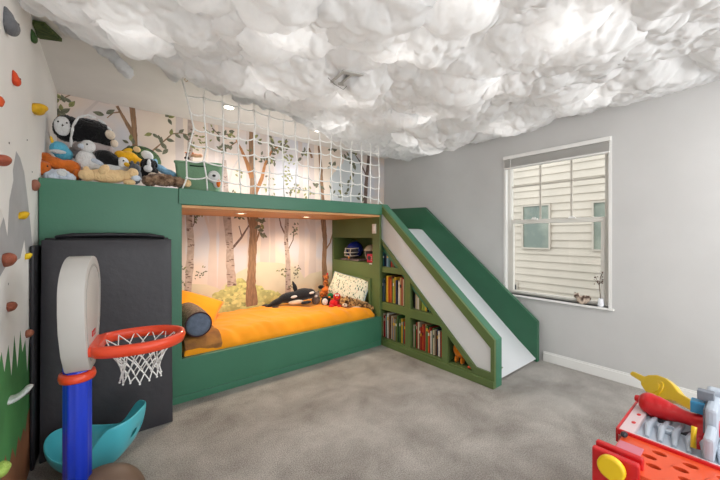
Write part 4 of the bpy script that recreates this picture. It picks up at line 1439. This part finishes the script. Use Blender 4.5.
# green storage bin and what sits on it
c = U(200, 186, Y=3.04)
o = empty('storage_bin', (c.x, 3.04, TZ), (0, 0, CAMYAW + .35))
tag(o, 'green tapered fabric bin on the upper bunk behind the net', 'storage bin')
b = MB()
w0, w1, d0, d1, hh = .15, .175, .11, .13, .235
def ringr(w, d, z, n=8):
    pts = []
    for cx, cy, a0_ in ((1, 1, 0), (-1, 1, 1), (-1, -1, 2), (1, -1, 3)):
        for k in range(n):
            a = (a0_ + k / (n - 1)) * PI / 2
            pts.append(b.bm.verts.new((cx * (w - .03) + .03 * math.cos(a), cy * (d - .03) + .03 * math.sin(a), z)))
    return pts
R = [ringr(w0, d0, .002), ringr(w1, d1, hh), ringr(w1 + .006, d1 + .006, hh), ringr(w1 + .006, d1 + .006, hh + .014), ringr(w1 - .006, d1 - .006, hh + .014), ringr(w0 - .008, d0 - .008, .012)]
for A, B in zip(R, R[1:]):
    for k in range(len(A)):
        b.bm.faces.new((A[k], A[(k + 1) % len(A)], B[(k + 1) % len(B)], B[k]))
b.bm.faces.new(R[0][::-1]); b.bm.faces.new(R[-1])
b.build('body', mat('bin_green', (122, 160, 128), .7, .05, 8, .2, 80), o)
b = MB(); b.tube([(-.06, -d1 - .004, hh - .02), (0, -d1 - .006, hh - .024), (.06, -d1 - .004, hh - .02)], .006, n=6); b.build('handle_slot', mat('bin_dark', (40, 66, 50), .7), o)
b = MB(); b.box(-w1 + .02, w1 - .02, -d1 + .02, d1 - .02, hh - .02, hh); b.build('lid', mat('bin_lid', (108, 146, 112), .6), o)
pl('plush_penguin', 'round white plush head with dark eye and orange beak leaning on the green bin', (214, 177, 2.87),
   [('head', white, [(0, 0, 0, 6.5, 5, 6.5)], .001), ('eye', m_eye, [(0, -4.8, .5, 1.8, .9, 1.3)], 0), ('beak', beak, [(4.5, -2, -6.5, 2.2, 2.5, 4)], 0), ('body', white, [(3, 1, -6, 4, 3, 5)], .001)], 'toys by the green bin', floor=TZ + .002)
pl('toy_bird', 'small dark toy bird figure on the left end of the green bin', (187, 156, 3.04), [('body', mat('bird_dark', (50, 40, 38), .7), [(0, 0, -2, 3, 2.5, 1.6), (0, 0, 1, 1.4, 1.4, 2.2), (1, 0, 3, 1.6, 1.4, 1.3)], 0), ('beak', beak, [(-1.4, -1, 3, 1, .6, .5)], 0)], 'toys by the green bin', cat='toy')
pl('plush_pig', 'small peach coloured plush lying on top of the green bin', (196, 155.5, 3.02), [('body', plush('plush_peach', (232, 172, 140), .08), [(0, 0, 0, 5.5, 3, 2), (4, 0, .3, 3, 2.6, 2)], .001), ('ear', beak, [(-3, -1, 1.6, 1, .6, 1)], 0)], 'toys by the green bin')

# ---- on the mattress
G2 = 'plush toys on the orange mattress'
MZ = .46
orca = pl('plush_orca', 'black and white plush orca stretched out on the orange mattress', (294, 296, 3.50),
   [('body', plush('orca_black', (34, 38, 44), .1), [(-3, 0, -1, 13, 7, 5.5, -.15), (9, 0, 1.5, 11, 7.5, 6, -.1), (16, 0, 2, 6, 6, 5), (-16, 0, -5, 9, 5, 3.2, -.4), (-24, 0, -8.5, 5, 3.5, 1.8, -.3)], .001),
    ('dorsal_fin', MATS['orca_black'], [(1, 0, 8, 2.4, 1.4, 5, -.25), (-.4, 0, 12, 1.4, 1, 3.5, -.35)], 0),
    ('flipper', MATS['orca_black'], [(12, -9, -5, 5.5, 3, 1.6, -.15)], 0), ('tail_fluke', MATS['orca_black'], [(-17, -8, -9.5, 4.5, 3, 1.6, .3)], 0), ('tail_fluke', MATS['orca_black'], [(-27, 3, -9, 5, 3, 1.4)], 0),
    ('belly_patch', cream, [(2, -6, -5, 8, 2.5, 2.2, -.1)], 0), ('eye_patch', white, [(17.5, -5.2, 3.5, 3, 1.6, 1.2, -.2)], 0), ('side_patch', white, [(0, -7, .5, 3.4, 1.2, 1.3, -.2)], 0)], G2)
pl('plush_raccoon', 'small grey-brown plush between orca tail and the orange tiger', (316, 298, 3.42), [('body', plush('rac', (120, 108, 100), .2), [(0, 0, -2, 4.5, 4, 4.5)], .001), ('head', MATS['rac'], [(0, -1, 3.5, 3.6, 3.2, 3)], .001), ('muzzle', white, [(0, -4, 2.6, 1.6, 1.2, 1.2)], 0),
   ('ear', MATS['rac'], [(-2.4, -1, 6.4, 1, .8, 1.2)], 0), ('ear', MATS['rac'], [(2.4, -1, 6.4, 1, .8, 1.2)], 0)], G2)
pl('plush_giraffe', 'orange and brown plush giraffe standing beside the patterned pillow', (326, 286, 3.58), [('body', plush('gir', (222, 130, 60), rgb2=(120, 60, 30), vscale=40), [(0, 0, -6, 4, 4, 8), (0, 0, 3, 2.6, 2.6, 5)], .001), ('head', MATS['gir'], [(.5, -1, 9, 2.6, 3, 2.6)], .001), ('horn', red, [(1.5, -1, 12, .8, .8, 1.4)], 0), ('ear', MATS['gir'], [(-2.4, -1, 10, 1.4, .7, .9)], 0)], G2)
pl('plush_tiger', 'small orange plush tiger head with black cap in front of the giraffe', (322, 291, 3.46), [('body', MATS['gir'], [(2, 0, -3, 5, 4, 4)], .001), ('head', orange, [(3, -1, 1, 3.8, 3.4, 3)], .001), ('ear', black, [(-1, 0, 4, 3, 2.4, 2)], 0)], G2)
pl('plush_toucan', 'black and white plush bird with green head beside the red plush', (326, 300, 3.30), [('body', black, [(0, 0, -1, 5.2, 4.4, 5)], .001), ('belly', white, [(-1, -3.6, -1, 3, 1.6, 3.4)], 0), ('head', dgreen, [(4.5, -1, 4.5, 3.2, 3, 2.8)], 0), ('beak', beak, [(3.4, -4, 3.6, 1.2, 1.6, .8)], 0)], G2)
pl('plush_monster', 'bright red shaggy plush sitting in front of the patterned pillow', (335.5, 300.5, 3.18), [('body', red, [(-1, 0, -3, 5.5, 4.5, 4.5)], .003), ('head', red, [(1.5, -.5, 4, 3.8, 3.6, 3.4)], .002), ('leg', red, [(-4, -4, -5, 3, 3, 2)], .001), ('leg', red, [(4, -4, -5, 2.6, 3, 2)], .001),
   ('eye', white, [(.4, -3.8, 6, .9, .7, .9)], 0), ('eye', white, [(2.6, -3.8, 6, .9, .7, .9)], 0), ('nose', beak, [(1.5, -4.4, 4, .9, .8, .8)], 0)], G2)
pl('plush_leopard', 'spotted brown plush leopard lying stretched before the pillow', (353, 303, 3.04), [('body', leop, [(3, 0, -1, 9, 5, 5, .15), (12, 1, -3, 7, 4.5, 4, .4), (-4, 0, 1, 6, 5, 5)], .001), ('head', leop, [(-8, -3, 1.5, 5.2, 4.6, 5)], .001), ('muzzle', cream, [(-8, -7, -.5, 2.6, 1.8, 2)], 0), ('belly', cream, [(3, -4.4, -4, 5, 1.8, 1.8)], 0),
   ('ear', leop, [(-11, -3, 6.4, 1.2, .9, 1.4)], 0), ('ear', leop, [(-6, -3, 6.6, 1.2, .9, 1.4)], 0), ('tail', leop, [(18, 0, -5, 3, 1.6, 2.6)], 0), ('leg', leop, [(-3, -5, -5, 3, 2, 2)], 0), ('nose', m_eye, [(-8, -8.8, .4, .7, .5, .5)], 0)], G2)


def cushion(name, label, cat, loc, rot, w, h, t, mt, piping=None, group=None):
    o = empty(name, loc, rot)
    tag(o, label, cat, group)
    b = MB()
    N = 24
    top, bot = [], []
    for i in range(N + 1):
        for j in range(N + 1):
            u_, v_ = i / N * 2 - 1, j / N * 2 - 1
            prof_ = ((1 - abs(u_) ** 2.6) * (1 - abs(v_) ** 2.6)) ** .5
            pin = 1 - .07 * (1 - abs(u_) ** 2) * abs(v_) ** 3
            pin2 = 1 - .07 * (1 - abs(v_) ** 2) * abs(u_) ** 3
            x, z = u_ * w / 2 * pin2, v_ * h / 2 * pin
            wr_ = noise.noise(Vector((x * 9, z * 9, t * 40))) * .012
            top.append(b.bm.verts.new((x, -t / 2 * prof_ + wr_ * prof_, z)))
            bot.append(b.bm.verts.new((x, t / 2 * prof_ + wr_ * prof_, z)) if 0 < i < N and 0 < j < N else top[-1])
    g = lambda L, i, j: L[i * (N + 1) + j]
    for i in range(N):
        for j in range(N):
            b.bm.faces.new((g(top, i, j), g(top, i + 1, j), g(top, i + 1, j + 1), g(top, i, j + 1)))
            q = [g(bot, i, j), g(bot, i, j + 1), g(bot, i + 1, j + 1), g(bot, i + 1, j)]
            b.bm.faces.new(q)
    b.build('cover', mt, o, smooth=True)
    if piping:
        pts = []
        for s in range(40):
            a = s / 40 * 4
            k = int(a); f = a - k
            u_, v_ = ((f * 2 - 1, -1), (1, f * 2 - 1), (1 - f * 2, 1), (-1, 1 - f * 2))[k]
            pts.append((u_ * w / 2 * (1 - .07 * (1 - abs(v_) ** 2) * abs(u_) ** 3), 0, v_ * h / 2 * (1 - .07 * (1 - abs(u_) ** 2) * abs(v_) ** 3)))
        b = MB(); b.tube(pts, .004, n=6, closed=True); b.build('piping', piping, o, smooth=True)
    return o


# white leaf-print pillow case: printed marks from a voronoi pattern
mp = mat('leaf_print', (228, 226, 206), .85, 0, 1, .2, 40)
nt = mp.node_tree; bs = nt.nodes['Principled BSDF']
tcn = nt.nodes.new('ShaderNodeTexCoord')
def dots(scale, thr, col, prev):
    mpn = nt.nodes.new('ShaderNodeMapping'); mpn.inputs['Scale'].default_value = (scale, scale, scale * .5); mpn.inputs['Rotation'].default_value = (0, scale * .05, 0)
    vo = nt.nodes.new('ShaderNodeTexVoronoi'); vo.inputs['Scale'].default_value = 1
    lt = nt.nodes.new('ShaderNodeMath'); lt.operation = 'LESS_THAN'; lt.inputs[1].default_value = thr
    mx = nt.nodes.new('ShaderNodeMix'); mx.data_type = 'RGBA'
    nt.links.new(tcn.outputs['Object'], mpn.inputs['Vector']); nt.links.new(mpn.outputs['Vector'], vo.inputs['Vector'])
    nt.links.new(vo.outputs['Distance'], lt.inputs[0]); nt.links.new(lt.outputs[0], mx.inputs['Factor'])
    if prev is None: mx.inputs['A'].default_value = lin((228, 226, 206))
    else: nt.links.new(prev, mx.inputs['A'])
    mx.inputs['B'].default_value = lin(col)
    return mx.outputs['Result']
r_ = dots(38, .27, (74, 104, 92), None); r_ = dots(47, .18, (206, 150, 126), r_); r_ = dots(55, .24, (120, 150, 110), r_)
nt.links.new(r_, bs.inputs['Base Color'])
cushion('pillow', 'white pillow with small leaf print leaning on the green end wall', 'pillow', (2.40, 3.25, .625), (math.radians(0), math.radians(0), math.radians(-62)), .60, .34, .14, mp, mat('pillow_blue', (150, 176, 192), .85))
bpy.data.objects['pillow'].rotation_euler = (math.radians(-26), math.radians(8), math.radians(-72))
c = U(198, 303, Y=3.60)
o = cushion('pillow', 'mustard yellow pillow leaning on the forest mural behind the bolster', 'pillow', (.68, 3.50, .575), (math.radians(-50), math.radians(20), math.radians(-20)), .50, .34, .17, m_or)
# bolster: cylinder lying along the short side of the mattress
o = empty('bolster', (.60, 3.125, .563))
tag(o, 'round bolster with brown woven cover and denim grey end cap', 'bolster')
b = MB()
b.tube([(0, -.24, 0), (0, -.235, 0), (0, -.1, .004), (0, .1, .004), (0, .235, 0), (0, .24, 0)], [.096, .102, .106, .106, .102, .096], n=40)
b.build('cover', mat('bolster_weave', (150, 128, 112), .95, rgb2=(110, 92, 80), vscale=50, bump=.8, bscale=120), o, smooth=True)
b = MB(); b.lathe([(.0945, -.004), (.090, .008), (.06, .014), (.002, .016)], n=40); 
b.build('end_cap', mat('denim_grey', (104, 116, 136), .9, .12, 20, .3, 60), o, smooth=True, M=Matrix.Translation((0, -.238, 0)) @ Matrix.Rotation(PI / 2, 4, 'X'))
b = MB(); b.tube([(math.cos(a) * .098, -.24, math.sin(a) * .098) for a in [2 * PI * k / 40 for k in range(40)]], .0055, n=6, closed=True); b.build('piping', mat('piping_maroon', (70, 44, 50), .8), o, smooth=True)
# folded tan blanket under the bolster
b = MB()
for k in range(2):
    b.box(.50, .78, 2.865, 3.36, .415 + k * .022, .435 + k * .022)
bmesh.ops.subdivide_edges(b.bm, edges=b.bm.edges[:], cuts=10, use_grid_fill=True)
for v in b.bm.verts:
    ed = max(0, 1 - (v.co.y - 2.865) / .09) ** 2
    v.co.z += .008 * noise.noise(v.co * 12) - .075 * ed
    v.co.x += .012 * noise.noise(Vector((v.co.y * 9, v.co.z * 30, 2)))
o = b.build('folded_blanket', mat('blanket_tan', (176, 122, 62), .95, rgb2=(140, 96, 58), vscale=9, bump=.5, bscale=70), smooth=True, bevel=.006)
tag(o, 'folded tan brown blanket under the round bolster', 'blanket')

# ================================================================ niche: helmets and box
def helmet(name, label, loc, rot, shell, mask, r):
    o = empty(name, loc, rot)
    tag(o, label, 'helmet', 'sports helmets in the green niche')
    b = MB()
    b.ell((0, 0, r * .95), (r * 1.12, r * .92, r), sub=4)
    kill = [v for v in b.bm.verts if v.co.z < .004 + r * .18 or (v.co.x > r * .55 and v.co.z < r * 1.2)]
    bmesh.ops.delete(b.bm, geom=kill, context='VERTS')
    h = b.build('shell', shell, o, smooth=True)
    md = h.modifiers.new('t', 'SOLIDIFY'); md.thickness = .012; md.offset = -1
    b = MB(); b.ell((-.01, 0, r * .9), (r * .95, r * .78, r * .85), sub=3); b.build('lining', m_dk, o, smooth=True)
    if mask:
        b = MB()
        for zz, ex_ in ((.38, 1.0), (.75, 1.08), (1.2, .95)):
            b.tube([(r * .5, -r * .85, r * zz), (r * 1.15 * ex_, -r * .55, r * zz * .96), (r * 1.4 * ex_, 0, r * zz * .95), (r * 1.15 * ex_, r * .55, r * zz * .96), (r * .5, r * .85, r * zz)], .0058, n=6)
        for yy in (-.35, .35):
            b.tube([(r * 1.2, r * yy, r * 1.2), (r * 1.38, r * yy, r * .75), (r * 1.3, r * yy, r * .38)], .0058, n=6)
        b.build('face_mask', mask, o, smooth=True)
    return o
helmet('football_helmet', 'dark blue football helmet with grey face mask in the niche', (2.67, 3.46, NZ0 + .024), (0, 0, math.radians(196)), mat('helmet_blue', (20, 34, 110), .25, coat=.5), mat('mask_grey', (190, 186, 180), .4), .122)
helmet('baseball_helmet', 'grey helmet with cream side behind the pink-red box', (2.73, 3.16, NZ0 + .002), (0, 0, math.radians(180)), mat('helmet_grey', (120, 118, 112), .3, rgb2=(200, 190, 170), vscale=6, coat=.5), None, .115)
b = MB(); b.box(2.585, 2.80, 3.28, 3.70, NZ0 + .001, NZ0 + .014); b.box(2.60, 2.79, 3.30, 3.68, NZ0 + .014, NZ0 + .022)
tag(b.build('activity_board', mat('board_greypink', (150, 130, 130), .6, rgb2=(90, 84, 90), vscale=20), bevel=.004), 'flat grey-pink board lying under the football helmet in the niche', 'board')
o = empty('orange_ball', (2.60, 3.50, NZ0 + .041)); o.name = 'toy_ball'
tag(o, 'small orange toy ball in front of the football helmet', 'toy')
b = MB(); b.ell((0, 0, 0), .018); b.build('ball', mat('ball_orange', (226, 140, 60), .6, .2, 60), o, smooth=True)
o = empty('toy_box', (2.62, 3.055, NZ0 + .001))
tag(o, 'pink-red square toy box with black round window in the niche', 'toy')
b = MB(); b.box(-.03, .03, -.052, .052, 0, .105); b.build('body', mat('box_pinkred', (196, 34, 66), .4), o, bevel=.006)
b = MB(); b.cyl((-.034, .006, .055), (-.029, .006, .055), .028, n=20); b.build('window_disc', m_dk, o)
for yy, zz in ((-.036, .07), (-.036, .05), (-.034, .03)):
    b = MB(); b.cyl((-.033, yy, zz), (-.029, yy, zz), .006, n=8); b.build('button', m_pk, o)
b = MB(); b.box(2.526, 2.529, 2.935, 2.985, NZ0 - .012, NZ0 + .0)
tag(b.build('price_tag', m_trim), 'small white label strip on the niche edge below the pink-red box', 'label')

# ================================================================ books
CN = {'cream': (214, 200, 172), 'white': (222, 220, 214), 'red': (168, 46, 38), 'orange': (206, 96, 46), 'yellow': (222, 180, 58), 'mustard': (196, 150, 50), 'teal': (50, 106, 112),
      'navy': (34, 46, 80), 'light blue': (120, 160, 190), 'blue': (60, 96, 150), 'green': (72, 116, 62), 'lime green': (158, 180, 82), 'olive': (110, 112, 56), 'brown': (112, 76, 52),
      'tan': (186, 150, 108), 'black': (36, 36, 40), 'grey': (130, 130, 128), 'pink': (206, 134, 130), 'slate blue': (84, 106, 120)}
for k_, v_ in CN.items():
    mat('book_' + k_.replace(' ', '_'), v_, .5, .05, 30)
m_page = mat('book_pages', (226, 214, 190), .9, .06, 200)
BAYS = [
    ('top shelf', 2.822, 2.50, .927, .2, ['teal', 'navy', 'light blue', 'teal', 'red', 'brown', 'cream', 'white', 'navy']),
    ('middle left shelf', 2.822, 2.435, .511, .31, ['slate blue', 'grey', 'green', 'yellow', 'yellow', 'orange', 'orange', 'brown', 'lime green', 'yellow', 'navy', 'cream', 'white', 'tan', 'red', 'cream', 'brown']),
    ('middle right shelf', 2.342, 2.15, .506, .2, ['black', 'cream', 'white', 'olive', 'lime green', 'lime green', 'yellow']),
    ('bottom left shelf', 2.822, 2.425, .086, .29, ['cream', 'red', 'white', 'teal', 'white', 'brown', 'cream', 'blue', 'tan', 'grey', 'olive', 'green', 'black', 'green', 'yellow', 'teal', 'red', 'orange']),
    ('bottom right shelf', 2.342, 1.94, .086, .28, ['cream', 'green', 'red', 'cream', 'brown', 'red', 'orange', 'red', 'tan', 'green', 'orange', 'red', 'white', 'green', 'cream', 'brown', 'navy', 'white', 'red', 'pink']),
]
ORD = ['first', 'second', 'third', 'fourth', 'fifth', 'sixth', 'seventh', 'eighth', 'ninth', 'tenth', 'eleventh', 'twelfth', 'thirteenth', 'fourteenth', 'fifteenth', 'sixteenth', 'seventeenth', 'eighteenth', 'nineteenth', 'twentieth']
br = random.Random(21)
for bay, ya, yb, z0_, hmax, cols in BAYS:
    n = len(cols)
    ws = [br.uniform(.7, 1.3) for _ in cols]
    tot = sum(ws)
    y = ya
    for i, (cn, w) in enumerate(zip(cols, ws)):
        t = w / tot * (ya - yb) * .985
        h = hmax * br.uniform(.82, 1.02)
        yc = y - t / 2
        if bay in ('top shelf', 'middle right shelf'):
            lim = (1.215 - .91 * (2.825 - (yc - t / 2))) if bay == 'top shelf' else (.785 - .91 * (2.345 - (yc - t / 2)))
            h = min(h, lim - z0_ - .012)
        h = max(h, .035)
        d = br.uniform(.14, .20)
        x = FX + .031 + br.uniform(0, .022)
        b = MB()
        g = t * .5 - .0006
        ct = min(.0022, t * .15)
        b.box(0, .003, -g, g, 0, h); b.box(0, d, -g, -g + ct, 0, h); b.box(0, d, g - ct, g, 0, h)
        b.box(.003, d - .004, -g + ct, g - ct, .003, h - .004, 1)
        band = br.random()
        if t > .014 and band < .7:
            zz = h * br.uniform(.55, .8)
            b.box(-.0006, .0, -g * .7, g * .7, zz, zz + h * .12, 2)
        lean = 0
        bm_ = [MATS['book_' + cn.replace(' ', '_')], m_page, MATS['book_' + br.choice(['cream', 'white', 'yellow', 'black'])]]
        o = b.build('book', bm_)
        o.location = (x, yc, z0_ + .0005)
        tag(o, '%s book, %s from the left on the %s of the slide bookcase' % (cn, ORD[i], bay), 'book', 'books on the ' + bay)
        y -= t
# small toys in the bookcase
def tiny(name, label, loc, yaw, parts, cat='toy'):
    o = empty(name, loc, (0, 0, yaw)); tag(o, label, cat)
    for pn, mt_, sh_ in parts:
        b = MB()
        for s in sh_: b.ell(s[:3], s[3:6], (0, s[6] if len(s) > 6 else 0, 0))
        b.build(pn, mt_, o, smooth=True, remesh=.004 if len(sh_) > 1 else 0)
    return o
tiny('plush_panda', 'small black and white panda toy beside the books on the middle right shelf', (FX + .06, 2.105, .508), PI, [
    ('body', white, [(0, 0, .03, .026, .03, .03)]), ('head', white, [(.012, .004, .068, .024, .026, .023)]), ('ear', black, [(0, -.02, .09, .008, .009, .009)]), ('ear', black, [(0, .026, .09, .008, .009, .009)]),
    ('arm', black, [(.02, -.03, .035, .012, .01, .018)]), ('arm', black, [(.02, .03, .035, .012, .01, .018)]), ('leg', black, [(.028, -.02, .012, .014, .011, .011)]), ('leg', black, [(.028, .02, .012, .014, .011, .011)]),
    ('eye', m_eye, [(.034, -.006, .072, .003, .004, .005)]), ('eye', m_eye, [(.034, .014, .072, .003, .004, .005)])], 'plush toy')
tiny('plush_camel', 'orange plush animal with long neck in the lowest triangular bay', (FX + .075, 1.785, .084), -PI / 2, [
    ('body', plush('camel_orange', (222, 126, 22), .12), [(0, 0, .085, .05, .032, .034), (.03, 0, .10, .03, .028, .03), (-.045, 0, .13, .02, .02, .045, .2), (-.03, 0, .10, .03, .026, .03)]),
    ('head', MATS['camel_orange'], [(-.05, 0, .185, .028, .022, .022), (-.028, 0, .175, .016, .016, .014)]),
    ('leg', MATS['camel_orange'], [(-.03, .016, .03, .013, .012, .032)]), ('leg', MATS['camel_orange'], [(-.03, -.016, .03, .013, .012, .032)]), ('leg', MATS['camel_orange'], [(.035, .016, .03, .014, .012, .032)]), ('leg', MATS['camel_orange'], [(.035, -.016, .03, .014, .012, .032)]),
    ('ear', MATS['camel_orange'], [(-.055, .014, .205, .006, .006, .01)]), ('tail', MATS['camel_orange'], [(.07, 0, .07, .02, .008, .008, .5)])], 'plush toy')
tiny('toy_block', 'small orange-red toy lying at the right tip of the lowest bay', (FX + .03, 1.65, .084), 0, [('body', m_or2, [(0, 0, .012, .012, .02, .012), (0, -.015, .02, .008, .008, .01)])])
